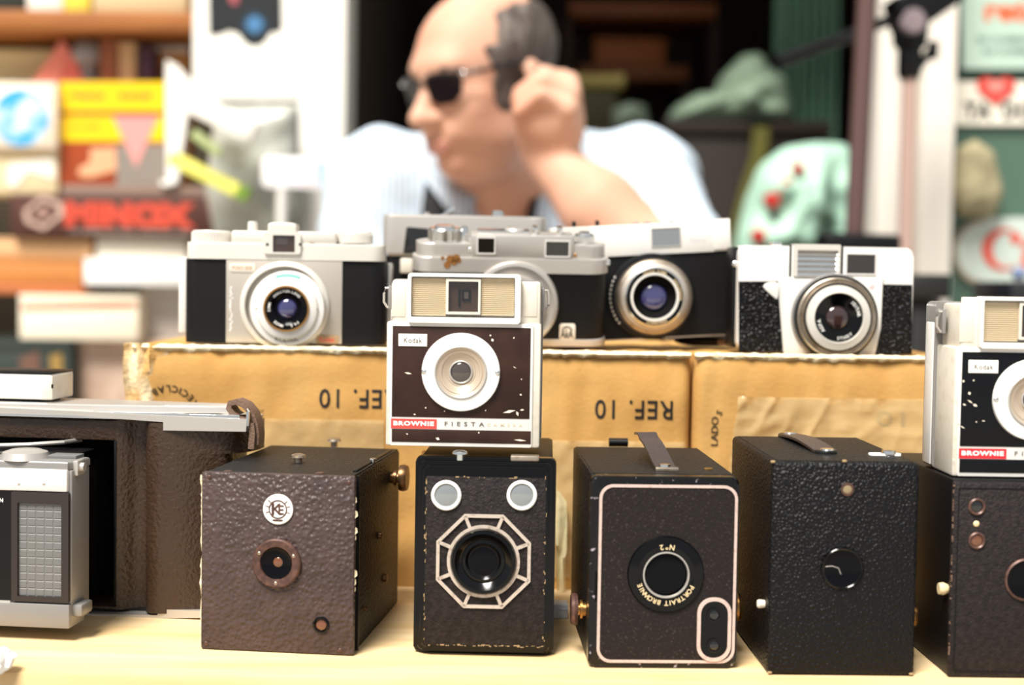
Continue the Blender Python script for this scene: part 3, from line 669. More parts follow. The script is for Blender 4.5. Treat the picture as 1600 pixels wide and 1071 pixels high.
# lens board
LY = -66
P = lambda px, py, y=LY: f.px(px, py, y)
hx1 = P(105, 800)[0]; sx1 = P(127, 800)[0]
zc0 = P(60, 940)[1]; zc1 = P(60, 770)[1]; zw1 = P(60, 733)[1]; zb0 = P(60, 980)[1]
bd = MB().box(XL+10, hx1+2.5, LY+1, LY+26, zb0+2, zw1-.5, 1.2).build('lens_board', 'grey_housing', f.e)
MB().box(XL+10, hx1+.4, LY-1.4, LY+4, zc1+.8, zw1, .8).build('name_band', 'white_enamel', f.e)
for px in (31, 70):
    disc_dome(MB(), P(px, 756), .9, LY-1.4, .4, 12).build('rivet', 'satin_metal', bd)
top = [(P(0, 733)[0]-30, LY), (hx1+.2, LY), (hx1+3.4, LY+9), (hx1+3.4, LY+24), (P(0, 733)[0]-30, LY+24)]
MB().prism(top, zw1+4.5, zw1-.2, 'z', 1.6).build('shutter_hood', 'grey_housing', f.e)
MB().lathe((P(25, 720)[0], LY+12), [(14, zw1+4), (12.5, zw1+8), (8, zw1+9.5), (0, zw1+9.8)], 32, 'z').build('shutter_dial', 'satin_metal', f.e)
MB().box(P(60, 700)[0], hx1, LY+12, LY+24, zw1+4, zw1+6.4, .5).build('hood_plate', 'grid_window', f.e)
MB().box(XL+10, hx1+2.2, LY-2.2, LY+20, zb0, zc0-1, .8).build('lower_block', 'grey_housing', f.e)
fx0 = P(20, 800)[0]
MB().box(XL+10, fx0-.4, LY-.6, LY+3, zc0, zc1+.6).build('front_plate', 'satin_black', f.e)
MB().box(XL+10, fx0-.6, LY-2, LY+1, zc0-2.2, zc0+.2).build('front_trim', 'chrome', f.e)
lettering('N', 'print_white', f.e, P(2, 782, LY-.8), h=f.mm(6), y=LY-.8, bold=.03)
fo = rrect(fx0, hx1+1.5, zc0, zc1+.4, .8); w0 = P(29.5, 931); w1 = P(98, 787)
wf = MB().frame(fo, rrect(w0[0], w1[0], w0[1], w1[1], .8), LY-2.0, LY+3).build('meter_frame', mat('frame_brown', '#2b2321', .4), f.e)
win = MB().box(w0[0]-.4, w1[0]+.4, LY-.2, LY+1.5, w0[1]-.4, w1[1]+.4).build('meter_window', 'grid_window', f.e)
nx, nz = 5, 12; cwx = (w1[0]-w0[0])/nx; cwz = (w1[1]-w0[1])/nz
cell = MB(); cell.add([(-cwx*.46, 0, -cwz*.46), (cwx*.46, 0, -cwz*.46), (cwx*.46, 0, cwz*.46), (-cwx*.46, 0, cwz*.46), (-cwx*.38, -.25, -cwz*.38), (cwx*.38, -.25, -cwz*.38), (cwx*.38, -.25, cwz*.38), (-cwx*.38, -.25, cwz*.38)], [(4, 5, 6, 7), (0, 1, 5, 4), (1, 2, 6, 5), (2, 3, 7, 6), (3, 0, 4, 7)])
c0 = None
for i in range(nx):
    for j in range(nz):
        if c0 is None: o = c0 = cell.build('cell', 'grid_window', win, smooth=False)
        else: o = c0.copy(); COL.objects.link(o)
        o.location = ((w0[0]+cwx*(i+.5))/1000, (LY-.2)/1000, (w0[1]+cwz*(j+.5))/1000)
MB().box(hx1+1.4, hx1+4.6, LY+4, LY+14, P(120, 746)[1], P(120, 722)[1], .8).lathe((LY+8, P(120, 733)[1]), [(2.6, hx1+3), (2.6, hx1+7), (0, hx1+7)], 14, 'x').build('side_lever', 'satin_metal', f.e)
MB().box(hx1+1, hx1+8, LY+2, LY+18, zb0+6, zb0+13, 1.5).build('latch', 'grey_housing', f.e)
MB().tube([(XL+10, -20, oz1-4), (f.px(45, 690, -20)[0], -20, oz1-1.6), (f.px(95, 681, -14)[0], -10, oz1-.8), (f.px(120, 683, 0)[0], 6, oz1-1)], 1.3, 8).build('strut', 'satin_metal', f.e)
MB().box(XL+12, f.px(128, 705, -20)[0], LY+24, 0, zw1+2.5, zw1+4.0, .4).build('rail', 'satin_black', f.e)
# strap and ring
sp = [f.px(*p, 6) for p in ((404, 694), (405, 678), (403, 662), (397, 645), (387, 633), (374, 627), (364, 629), (362, 637), (368, 646), (378, 653), (386, 656))]
st = MB().strap([(x, 6, z) for x, z in sp], (0, 1, 0), 13, 3.4).build('strap', 'strap_brown', f.e)
sq = [f.px(*p, 4) for p in ((397, 660), (399, 676), (397, 700))]
MB().strap([(x, 3, z) for x, z in sq], (0, 1, 0), 12, 3.6).build('strap_end', 'strap_brown', st)
a = f.px(387, 641, -1); b_ = f.px(389, 672, -1)
MB().tube([(a[0], -1, a[1]), (a[0]+1, -3.6, a[1]-1), (b_[0], -4, b_[1]+3), (b_[0], -1, b_[1])], 1.2, 8).build('strap_ring', 'chrome', f.e)
MB().box(XR-1.6, XR+1.2, -1.5, 4, f.px(388, 672)[1], f.px(388, 660)[1], .5).build('ring_plate', 'chrome', f.e)
MB().box(XL, XR-20, 6, 40, 0, 3.2, .5).build('foot', 'satin_black', f.e)
tag(f.e, 'folding camera in tan leather with steel trim, opened bellows and a gridded meter window', 'camera')

#@@CARTON
# ------------------------------------------------------------------ cartons
DC = 0.955
def csurf(x, z, W, seed):
    y = .55*math.sin(x*.33+.8*math.sin(x*.05+seed))*(.4+.6*noise.noise((x*.02, seed, z*.02))) + 2.2*noise.noise((x*.018, z*.03, seed*3.1)) + 1.2*noise.noise((x*.06, z*.05, seed+9))
    return y + 5*max(0, 1-min(x+W, W-x)/7)**2
def drape(o, W, seed, off=.45):
    for v in o.data.vertices: v.co.y = (csurf(v.co.x*1000, v.co.z*1000, W, seed)-off)/1000
def carton(name, pl, pr_, label, seed, group, zt=None):
    xl = at(pl, 600, DC).x; xr = at(pr_, 600, DC).x; H = (at(700, 541, DC).z-TZ)*1000-3
    f = Fr(name, Vector(((xl+xr)/2, Y(DC), TZ))); W = (xr-xl)*500; rnd = random.Random(seed)
    mb = MB(); nx, nz = 130 if W > 120 else 70, 24; D_ = 210
    vs = []; fs = []
    for j in range(nz+1):
        for i in range(nx+1):
            x = -W+2*W*i/nx; z = H*j/nz
            y = csurf(x, z, W, seed)
            zz = z
            if j >= nz-2: y += (j-nz+2)*1.2; zz = z + 1.4*noise.noise((x*.06, 3.3, seed))*(j-nz+2)/2
            vs.append((x, y, zz))
    nn = nx+1
    for j in range(nz):
        for i in range(nx): a = j*nn+i; fs.append((a, a+1, a+nn+1, a+nn))
    # rim -> top and sides
    base = len(vs); rows = 3
    def bk(i): return base+i
    top = [nz*nn+i for i in range(nx+1)]
    for i in range(nx+1):
        x = vs[top[i]][0]; vs.append((x, D_, H))
    for i in range(nx): fs.append((top[i], top[i+1], bk(i+1), bk(i)))
    b0 = len(vs); vs += [(-W, D_, 0), (W, D_, 0)]
    fs.append(tuple([j*nn for j in range(nz+1)]+[bk(0), b0])); fs.append(tuple([j*nn+nx for j in range(nz, -1, -1)]+[b0+1, bk(nx)]))
    fs.append((b0, b0+1)+tuple(bk(i) for i in range(nx, -1, -1)))
    fs.append(tuple(range(nx, -1, -1))+(b0, b0+1))
    mb.add(vs, fs); bo = mb.build('panel', 'kraft', f.e, ang=60)
    # torn paper along the upper front edge
    mb = MB(); V = []; n = 150 if W > 120 else 70
    for i in range(n+1):
        x = -W+2*W*i/n; hgt = 1.6+2.6*abs(noise.noise((x*.09, seed*2, 0)))+1.2*rnd.random()
        zt_ = H+1.3+1.2*noise.noise((x*.2, 7, seed))
        V += [(x, 1.6-.4+1.2*noise.noise((x*.1, 1, seed)), H-hgt-.6), (x, -1.2+1.2*noise.noise((x*.15, 2, seed)), H-hgt*.35), (x, .6, zt_), (x, 9+3*noise.noise((x*.1, 4, seed)), H+.6)]
    mb.add(V, [(i*4+k, i*4+4+k, i*4+5+k, i*4+1+k) for i in range(n) for k in range(3)]); mb.build('torn_edge', 'kraft_torn', f.e, ang=80)
    tag(f.e, label, 'carton', group)
    return f, W, H
f, W, H = carton('cardboard_carton', 207, 1079, 'long kraft carton with REF. 10 printed upside down twice along its side', 2.0, 'cartons under the upper row of cameras')
CT = TZ + H/1000 + .0022
K1 = f
def uptext(f, txt, pc, wpx, hpx, rot=180):
    return lettering(txt, 'print_black', f.e, f.px(*pc, -3.6), w=f.mm(wpx), h=f.mm(hpx), y=-3.6, rot=rot, bold=.008, spacing=1.08)
drape(uptext(f, 'REF. 10', (991, 641, ), 122, 30), W, 2.0); drape(uptext(f, 'REF. 10', (559, 624), 122, 30), W, 2.0)
c = f.px(262, 655, -3.6); drape(arc_text('RECICLABLE', 'print_black', f.e, c, f.mm(47), f.mm(15), 88, y=-3.6, inward=True, bold=.012), W, 2.0)
mb = MB(); rr = f.mm(27)
for k in range(3):
    a0 = R(90+120*k); pts = [(c[0]+rr*math.cos(a0+R(s_)), c[1]+rr*math.sin(a0+R(s_))) for s_ in (0, 22, 45, 66)]
    inn = [(c[0]+rr*.62*math.cos(a0+R(s_)), c[1]+rr*.62*math.sin(a0+R(s_))) for s_ in (66, 45, 22, 0)]
    mb.prism(pts+inn, -3.7, -3.4); e_ = a0+R(92); q0 = a0+R(66)
    mb.prism([(c[0]+rr*1.2*math.cos(q0), c[1]+rr*1.2*math.sin(q0)), (c[0]+rr*.82*math.cos(e_), c[1]+rr*.82*math.sin(e_)), (c[0]+rr*.42*math.cos(q0), c[1]+rr*.42*math.sin(q0))], -3.7, -3.4)
drape(mb.build('recycling_mark', 'print_black', f.e, smooth=False), W, 2.0)
def tape(f, xa, xb, za, zb, seed, cs, name='packing_tape', nx=110, nz=22, amp=1.3, skew=0):
    vs = []; fs = []
    for j in range(nz+1):
        for i in range(nx+1):
            u, v = i/nx, j/nz; x = xa+(xb-xa)*u+skew*v*(1-u); z = za+(zb-za)*v
            rdg = 1-abs(noise.noise((x*.045-z*.035, z*.012+x*.01, seed+5)))*2.2; rd2 = 1-abs(noise.noise((x*.02, z*.11, seed+2)))*2.6
            vs.append((x, csurf(x, z, cs[0], cs[1])-.7-amp*max(0, rdg)**3*(1.3-u)-amp*.5*max(0, rd2)**3, z))
    fs = [(j*(nx+1)+i, j*(nx+1)+i+1, (j+1)*(nx+1)+i+1, (j+1)*(nx+1)+i) for j in range(nz) for i in range(nx)]
    return MB().add(vs, fs).build(name, 'tape', f.e, ang=80)
a = f.px(400, 656); b_ = f.px(1076, 700)
tape(f, f.px(230, 656)[0], f.px(600, 656)[0], 8, f.px(500, 655)[1], 1.0, (W, 2.0))
tape(f, f.px(845, 692)[0], W-3, 8, f.px(1000, 690)[1], 4.0, (W, 2.0))
# crushed left corner: folded paper flaps
mb = MB(); n = 26; vs = []; fs = []
for j in range(n+1):
    for i in range(9):
        x = -W-6+i*3.6; z = H*(1-j/n)+2
        y = -1.5+9*noise.noise((x*.13, z*.045, 7.7))+3*noise.noise((x*.3, z*.12, 2.7))+(3-i)*.9 if i < 6 else 1.2+1.2*noise.noise((x*.1, z*.05, 7.7))
        vs.append((x+1.6*noise.noise((z*.06, 2.2, i*.2)), y, z-abs(noise.noise((x*.1, 1, 1)))*2))
fs = [(j*9+i, j*9+i+1, (j+1)*9+i+1, (j+1)*9+i) for j in range(n) for i in range(8)]
MB().add(vs, fs).build('crushed_corner', 'kraft_corner', f.e, ang=40)
f, W2, H2 = carton('cardboard_carton', 1085, 1492, 'shorter kraft carton wrapped with wrinkled clear packing tape', 6.0, 'cartons under the upper row of cameras')
drape(lettering('LADO', 'print_black', f.e, f.px(1118, 675, -3.4), w=f.mm(46), h=f.mm(11), y=-3.4, rot=90, bold=.012), W2, 6.0)
drape(lettering('S', 'print_black', f.e, f.px(1125, 646, -3.4), h=f.mm(10), y=-3.4, rot=60, bold=.012), W2, 6.0)
drape(lettering('10', mat('print_faint', '#9a7a4c', .8), f.e, f.px(1394, 655, -3.4), w=f.mm(44), h=f.mm(24), y=-3.4, rot=180), W2, 6.0)
tape(f, f.px(1128, 700)[0], W2-2, 34, f.px(1300, 622)[1], 8.0, (W2, 6.0), nz=30, amp=2.6, skew=10)
# loose tape end hanging between the box cameras
f = Fr('plastic_scrap', Vector((at(878, 700, .948).x, Y(.948), TZ)))
vs = []; fs = []; pp = [((868, 765), (874, 768)), ((868, 790), (885, 785)), ((867, 820), (886, 820)), ((868, 850), (885, 862)), ((869, 868), (882, 872)), ((869, 1000), (882, 1000))]
for k, (a, b_) in enumerate(pp):
    for i in range(5):
        px = a[0]+(b_[0]-a[0])*i/4; py = a[1]+(b_[1]-a[1])*i/4; q = f.px(px, py); vs.append((q[0], -1+2.4*math.sin(i*1.7+k*1.3), max(q[1], .4)))
fs = [(k*5+i, k*5+i+1, k*5+6+i, k*5+5+i) for k in range(len(pp)-1) for i in range(4)]
MB().add(vs, fs).build('film', 'bag_plastic', f.e, ang=80)
tag(f.e, 'yellowed crumpled plastic film between the octagon-framed and the cream-bordered box cameras', 'plastic film')
f = Fr('paper_slip', onz(872, 968, TZ)); MB().box(-12, 6, 0, 14, .2, 9, .8).box(-12, 6, -.3, 0, 5.8, 6.4).build('slip', cm('#e9eef6', .5), f.e)
tag(f.e, 'small folded white slip on the table beside the octagon-framed box camera', 'paper')
p = onz(4, 1062, TZ)
f = Fr('crumpled_paper', p); b = bmesh.new(); bmesh.ops.create_icosphere(b, subdivisions=3, radius=9)
for v in b.verts: v.co *= 1+.35*noise.noise(v.co*.25); v.co.z = max(v.co.z*.8+6, 0); v.co.x -= 8; v.co.y += 12
MB().bm(b).build('wad', cm('#f4f2ee', .8), f.e); tag(f.e, 'small white crumpled paper at the corner of the table below the folding camera', 'paper')

#@@TOPROW
# ------------------------------------------------------------------ pony: silver camera with black leather ends
def lens_stack(f, c, specs, n=56):
    for nm, m, prof in specs: MB().lathe(c, prof, n).build(nm, m, f.e)
def knurl(mb, c, r, a0, a1, n, axis='z', d=.5):
    for k in range(n):
        t0 = 2*PI*k/n; x, y = c[0]+r*math.cos(t0), c[1]+r*math.sin(t0)
        if axis == 'z': mb.box(x-d/2, x+d/2, y-d/2, y+d/2, a0, a1)
        else: mb.box(x-d/2, x+d/2, a0, a1, y-d/2, y+d/2)
    return mb
def zrow(f): return CT-TZ
D1 = .966
f = Fr('viewfinder_camera', Vector((at(443, 541, D1).x, Y(D1), CT)), yaw=1.0)
U = lambda u, v, y=0: f.px(260+u*.2375, 320+v*.2375, y)
mz = lambda u: f.mm(u*.2375)
xL, xR = U(112, 600)[0], U(1436, 600)[0]; zb = U(700, 360)[1]; z2 = U(700, 252)[1]
def plan_round(x0, x1, y0, y1, r): return rrect(x0, x1, y0, y1, r, 6)
MB().prism(plan_round(xL, xR, 0, 32, 9), zb, 0, 'z', .8).build('body', 'slick_leather', f.e)
MB().box(xL-6, xL-.4, 12, 30, 6, zb+1, 1).build('back_latch', 'white_enamel', f.e)
MB().box(xR+.2, xR+3.6, 14, 30, 2, zb-1, 1).build('back_hinge', 'satin_metal', f.e)
a = U(392, 925)[0]; b_ = U(1154, 925)[0]
MB().box(a, b_, -1.2, 5, .4, zb, .4).build('front_plate', 'silver_face', f.e)
MB().prism(plan_round(xL+1, xR-1, -1.5, 33, 9), z2, zb-.3, 'z', 1.8).build('top_cover', 'silver_paint', f.e)
a, b_ = U(425, 200)[0], U(1116, 200)[0]; z3 = U(700, 172)[1]
MB().box(a, b_, -1, 30, z2-1, z3, 2).build('top_housing', 'silver_paint', f.e)
a, b_ = U(645, 200)[0], U(888, 200)[0]; z4 = U(760, 128)[1]; zl = U(760, 325)[1]
i0 = U(700, 312, -3); i1 = U(846, 203, -3)
hp = [(a, zl), (b_, zl), (b_, U(0, 178)[1]), (b_-3, U(0, 170)[1]), (U(862, 0)[0], z4+.2), (U(830, 0)[0], z4+1), (U(690, 0)[0], z4+.8), (U(668, 0)[0], z4-.4), (a+3, U(0, 170)[1]), (a, U(0, 178)[1])]
fh = MB().frame(rrect(a, b_, zl, U(0, 172)[1], 2), rrect(i0[0], i1[0], i0[1], i1[1], .5), -3.4, 10).prism([(U(668, 0)[0], U(0, 176)[1]), (U(862, 0)[0], U(0, 176)[1]), (U(858, 0)[0], z4), (U(830, 0)[0], z4+.9), (U(700, 0)[0], z4+.9), (U(672, 0)[0], z4)], -2, 12, 'y', .8).build('finder_hump', 'silver_paint', f.e)
MB().box(i0[0]-.3, i1[0]+.3, -1.8, 1, i0[1]-.3, i1[1]+.3).build('finder_glass', 'finder_glass', f.e)
k = U(764, 240); MB().box(k[0]-mz(38), k[0]+mz(38), -2.1, .2, k[1]-mz(24), k[1]+mz(24)).build('finder_eyepiece', 'lens_smoke', f.e)
for u in (664, 880): disc_dome(MB(), U(u, 262, -3.4), mz(10), -3.4, .4, 12).build('screw', 'satin_black', f.e)
for (u0, u1, va, vb, nm) in ((140, 400, 160, 250, 'winding_knob'), (1112, 1345, 152, 236, 'rewind_knob')):
    cx = (U(u0, 200)[0]+U(u1, 200)[0])/2; r = (U(u1, 200)[0]-U(u0, 200)[0])/2; za, zb_ = U(0, vb)[1], U(0, va)[1]
    mb = MB().lathe((cx, 15), [(r*.6, z2-.4), (r*.6, za), (r, za+.2), (r, zb_-1.4), (r*.93, zb_-.2), (0, zb_)], 40, 'z'); knurl(mb, (cx, 15), r, za+.8, zb_-1.4, 44, d=.7); mb.build(nm, 'silver_paint', f.e)
p0 = U(552, 190)[0]; MB().lathe((p0, 10), [(mz(34), z3-.6), (mz(34), U(0, 115)[1]), (mz(30), U(0, 98)[1]), (0, U(0, 96)[1])], 20, 'z').build('shutter_button', 'silver_paint', f.e)
mb = MB(); pts = [U(940, 245, -1.3), U(990, 270, -1.3), U(1060, 300, -1.3), U(1112, 300, -1.3), U(1128, 270, -1.3), U(1105, 285, -1.3), U(1060, 292, -1.3), U(1000, 262, -1.3)]
mb.prism(pts, -1.4, -.9).build('paint_chip', 'rust', f.e, smooth=False)  # narrow brown line across the top housing
a = U(415, 442, -1.2); b_ = U(586, 388, -1.2); bd = MB().prism(rrect(a[0], b_[0], a[1], b_[1], 1.6), -1.6, 0, 'y', .2).build('badge', 'cream_plastic', f.e)
lettering('PONY 828', mat('tan_print', '#b98a62', .6), bd, U(500, 415), w=mz(130), h=mz(24), y=-1.7, bold=.01)
a = U(986, 915, -1.2); b_ = U(1136, 860, -1.2); bd = MB().prism(rrect(a[0], b_[0], a[1], b_[1], 1.6), -1.7, 0, 'y', .2).build('badge', mat('badge_tan', '#a98a68', .5, .3), f.e)
lettering('Kodak', 'red_faded', bd, U(1060, 888), w=mz(100), h=mz(30), y=-1.8, bold=.01)
mb = MB(); rnd = random.Random(12)
for v in range(545, 830, 14): q = U(428+rnd.uniform(-8, 8), v); mb.box(q[0]-mz(rnd.uniform(2, 6)), q[0]+mz(rnd.uniform(2, 6)), -1.4, -1, q[1]-mz(5), q[1]+mz(5))
mb.build('paint_flakes', 'print_white', f.e, smooth=False)
c = U(782, 665); cF = U(790, 685, -14)
mb = MB().lathe(c, [(mz(292), 0), (mz(292), -3), (mz(276), -5), (mz(262), -5.4), (mz(255), -4)], 64).build('lens_base', 'silver_paint', f.e)
lens_stack(f, cF, (
    ('focus_ring', 'white_enamel', [(mz(246), 0), (mz(246), -9), (mz(238), -10.6), (mz(205), -11.4), (mz(196), -13), (mz(150), -15), (mz(140), -15), (mz(134), -12)]),
    ('front_ring', 'lens_black', [(mz(136), -10), (mz(134), -13.6), (mz(110), -13.2), (mz(86), -11), (mz(78), -10), (0, -9.8)])))
MB().ring(cF, [(mz(150), -14.4), (mz(150), -15.6), (mz(138), -15.4), (mz(136), -13)], 56).build('lens_trim', 'brass', f.e)
disc_dome(MB(), cF, mz(64), -10, 2.2, 32).build('lens', 'lens_violet', f.e)
arc_text('KODAK', 'print_grey', f.e, cF, mz(206), mz(44), -90, y=-11.8, inward=True, bold=.004)
arc_text('ANASTON LENS', 'print_white', f.e, cF, mz(115), mz(24), 90, y=-13.7, bold=.02)
arc_text('51MM', 'print_white', f.e, cF, mz(115), mz(24), 176, y=-13.7, bold=.02); arc_text('F4.5', 'print_white', f.e, cF, mz(115), mz(24), -62, y=-13.7, bold=.02); arc_text('MADE', 'print_white', f.e, cF, mz(115), mz(24), -118, y=-13.7, bold=.02)
a_ = [(cF[0]+mz(r_)*math.cos(R(t0)), cF[1]+mz(r_)*math.sin(R(t0))) for r_, ts in ((226, range(68, 116, 6)), (206, range(110, 62, -6))) for t0 in ts]
MB().prism(a_, -11.6, -10).build('distance_scale', mat('mint', '#7fc9b8', .5), f.e, smooth=False)
for s_ in (-1, 1): disc_dome(MB(), (cF[0]+s_*mz(193), cF[1]), mz(11), -12.6, .7, 12).build('screw', 'aged_metal', f.e)
MB().box(xL+8, xR-8, 2, 30, -.2, .6).build('base', 'satin_black', f.e)
tag(f.e, 'silver-fronted viewfinder camera with black leather ends and a wide white lens ring', 'camera', 'viewfinder cameras on the cartons')

# ------------------------------------------------------------------ AKA: leans forward, behind the brown-faced camera
D2 = .985
f = Fr('rangefinder_camera', Vector((at(800, 549, D2).x, Y(D2)-.004, CT+.0006)), yaw=1.5, tilt=9)
U = lambda u, v, y=0: f.px(580+u*.2375, 320+v*.2375, y)
mz = lambda u: f.mm(u*.2375)
xL, xR = U(278, 600)[0], U(1548, 600)[0]; zb = U(930, 450)[1]; z2 = U(930, 352)[1]; z3 = U(930, 262)[1]; z4 = U(930, 200)[1]
zf = U(930, 962)[1]
MB().prism(plan_round(xL-1, xR+1, -.5, 31, 13), 5, 0, 'z', .6).build('base_plate', 'satin_metal', f.e)
MB().prism(plan_round(xL, xR, 0, 30, 13), zb+1, 4.6, 'z').build('body', 'slick_leather', f.e)
MB().prism(plan_round(xL-1.4, xR+1.4, -1, 31, 13.5), z2, zb, 'z', 1.2).build('top_band', 'satin_metal', f.e)
MB().prism(plan_round(xL+1, xR-1, 1.2, 30, 13), z3, z2-.3, 'z', 1.6).build('top_cover', 'satin_metal', f.e)
a, b_ = U(655, 250)[0], U(1335, 250)[0]
MB().box(a, b_, -.4, 22, z2-1, z4, 1.6).build('finder_housing', 'satin_metal', f.e)
for (u0, u1, v0, v1) in ((693, 820, 213, 325), (1140, 1310, 236, 345)):
    p = U(u0, v1, -.4); q_ = U(u1, v0, -.4)
    fw = MB().frame(rrect(p[0], q_[0], p[1], q_[1], .4), rrect(p[0]+.9, q_[0]-.9, p[1]+.9, q_[1]-.9, .3), -1.1, .4).build('window_frame', 'white_enamel', f.e)
    MB().box(p[0]+.6, q_[0]-.6, -.7, .2, p[1]+.6, q_[1]-.6).build('window_glass', 'dark_glass', fw)
mb = MB()
for (u, v, w_) in ((520, 358, 40), (560, 352, 40), (500, 395, 34), (545, 378, 30), (575, 365, 26), (470, 350, 18)): q = U(u, v); mb.prism(ngon(q[0], q[1], mz(w_*.7), 7, u), -1.35, -.8)
mb.build('rust_stain', 'rust', f.e, smooth=False)
for (u0, u1, hz, yy) in ((370, 590, 9, 15), (1345, 1480, 6, 14)):
    cx = (U(u0, 220)[0]+U(u1, 220)[0])/2; r = (U(u1, 220)[0]-U(u0, 220)[0])/2
    mb = MB().lathe((cx, yy), [(r*.9, z3-.4), (r*.9, z3+.6), (r, z3+.8), (r, z3+hz-1), (r*.92, z3+hz), (r*.6, z3+hz), (r*.58, z3+hz+1.6), (0, z3+hz+1.8)], 36, 'z'); knurl(mb, (cx, yy), r, z3+1.2, z3+hz-1.2, 40, d=.6); mb.build('winding_knob', 'chrome', f.e)
cx = U(612, 220)[0]; MB().lathe((cx, 11), [(mz(24), z3-.4), (mz(24), z3+9), (mz(15), z3+11), (0, z3+11.2)], 18, 'z').build('shutter_button', 'chrome', f.e)
MB().box(U(700, 0)[0], U(1050, 0)[0], 6, 20, z4-.3, z4+2.2, .6).build('top_plate', 'chrome', f.e)
MB().lathe((U(950, 0)[0], 13), [(mz(70), z4+2), (mz(60), z4+3.2), (0, z4+3.6)], 28, 'z').build('counter_dial', 'satin_metal', f.e)
for u in (1085, 1250): MB().box(U(u-18, 0)[0], U(u+18, 0)[0], 6, 18, z4-.2, z4+5, .8).build('shoe_rail', 'chrome', f.e)
for (u, v, mm_) in ((650, 295, 'chrome'), (1343, 335, 'brass')): disc_dome(MB(), U(u, v), mz(12), 1, .8, 12).build('screw', mm_, f.e)
a = U(1236, 890, -.1); b_ = U(1344, 783, -.1); bd = MB().prism(rrect(a[0], b_[0], a[1], b_[1], 1.8), -.6, .4, 'y', .2).build('badge', 'cream_plastic', f.e)
lettering('AkA', 'print_black', bd, U(1287, 852, -.7), w=mz(84), h=mz(56), y=-.7, bold=.025)
q = U(1288, 845); q2 = mz(30); mb = MB().tube([(q[0]+q2*math.cos(R(t0)), -.75, q[1]+q2*.6+q2*.9*math.sin(R(t0))) for t0 in range(0, 181, 20)], .36, 6); mb.build('badge_arch', 'print_black', bd)
c = U(945, 652)
lens_stack(f, c, (('lens_flange', 'satin_metal', [(mz(285), 0), (mz(285), -3.5), (mz(276), -5), (mz(255), -5.6), (mz(210), -3.8), (mz(200), -3.8), (mz(195), -5), (0, -5)]),
                  ('lens_barrel', 'satin_metal', [(mz(190), -4), (mz(190), -8), (mz(150), -9), (mz(120), -8), (0, -7.5)])))
disc_dome(MB(), c, mz(115), -7.6, 1, 28).build('lens', 'lens_black', f.e)
MB().box(xR-1, xR+2.6, 6, 14, z2-6, z2-1.5, .8).build('strap_lug', 'chrome', f.e)
tag(f.e, 'chrome-topped camera with two square windows and a small square badge, tipped forward', 'camera', 'viewfinder cameras on the cartons')

# ------------------------------------------------------------------ silver camera hidden behind
D3 = 1.045
f = Fr('rangefinder_camera', Vector((at(722, 548, D3).x, Y(D3), CT)), yaw=-6, roll=.5)
U = lambda u, v, y=0: f.px(560+u*.125, 320+v*.125, y)
xL = U(300, 400)[0]; xR = xL+118; zb = U(400, 615)[1]; zt = U(500, 118)[1]
MB().prism(plan_round(xL, xR, 0, 30, 9), zb, 0, 'z', .6).build('body', 'slick_leather', f.e)
MB().prism(plan_round(xL-.6, xR+.6, -1, 31, 9), zt, zb-.4, 'z', 2.5).build('top_cover', 'satin_metal', f.e)
MB().prism(plan_round(xL-.8, xR+.8, -1.2, 31.2, 9), zb+.8, zb-1.4, 'z').build('trim_line', 'chrome', f.e)
a = U(560, 610, -1); b_ = U(900, 285, -1); MB().prism([(a[0], a[1]), (b_[0], a[1]), (b_[0], b_[1]-1), (a[0]+3, b_[1]), (a[0]+2, b_[1]-1)], -1.4, 1).build('finder_window', 'dark_glass', f.e)
c = U(640, 760, -2); MB().lathe((xL+60, c[1]-14), [(24, 0), (24, -9), (21, -11), (17, -9), (0, -8)], 40).build('lens_barrel', 'satin_metal', f.e)
MB().box(U(545, 0)[0], U(700, 0)[0], -3, 1, zb-14, zb-3, 1).build('self_timer', 'cream_plastic', f.e)
p = U(1100, 120, 12); MB().strap([(p[0]-4, 12, zt-.5), (p[0], 12, zt+2), (p[0]+6, 12, zt+7)], (0, 1, 0), 6, 1.6).build('winding_lever', 'chrome', f.e)
MB().lathe((p[0]+38, 14), [(4.5, zt-.4), (4.5, zt+3.4), (3.6, zt+4.4), (0, zt+4.6)], 24, 'z').build('rewind_knob', 'chrome', f.e)
MB().box(p[0]-16, p[0]-13, 8, 16, zt-.2, zt+2.4, .5).build('shoe_rail', 'chrome', f.e)
tag(f.e, 'silver camera mostly hidden behind the chrome-topped camera with two square windows', 'camera', 'viewfinder cameras on the cartons')

# ------------------------------------------------------------------ black camera with big lens, propped up on its right end
D4 = 1.012
lo = at(968, 549, D4)
f = Fr('viewfinder_camera', Vector((lo.x-.040, Y(D4), CT+.0012)), yaw=1.5, roll=-3.7)
U = lambda u, v, y=0: f.px(840+u*.2241, 320+v*.2241, y)
mz = lambda u: f.mm(u*.2241)
xR = U(1348, 500)[0]; xL = xR-127; z0_ = 0.4; zb = U(1000, 332)[1]; zt = U(1000, 120)[1]
MB().prism(plan_round(xL, xR, 0, 30, 5), zb, 1, 'z', .6).build('body', 'slick_leather', f.e)
MB().prism(plan_round(xL-.5, xR+.5, -1, 31, 5), zt, zb-.3, 'z', 1.2).build('top_cover', 'silver_paint', f.e)
MB().prism(plan_round(xL+.5, xR-.5, .5, 30, 5), 1.2, 0, 'z').build('base_plate', 'satin_metal', f.e)
a = U(1225, 300, -1.3)[0]; MB().box(a, xR+.9, -1.8, 30, zb+.4, zt+.8, 1).build('end_cap', 'white_enamel', f.e)
a = U(570, 340, -1.2); b_ = U(1225, 145, -1.2); MB().box(a[0]-20, b_[0], -1.5, 0, a[1]-2, b_[1]+3, .3).build('front_window_plate', 'white_enamel', f.e)
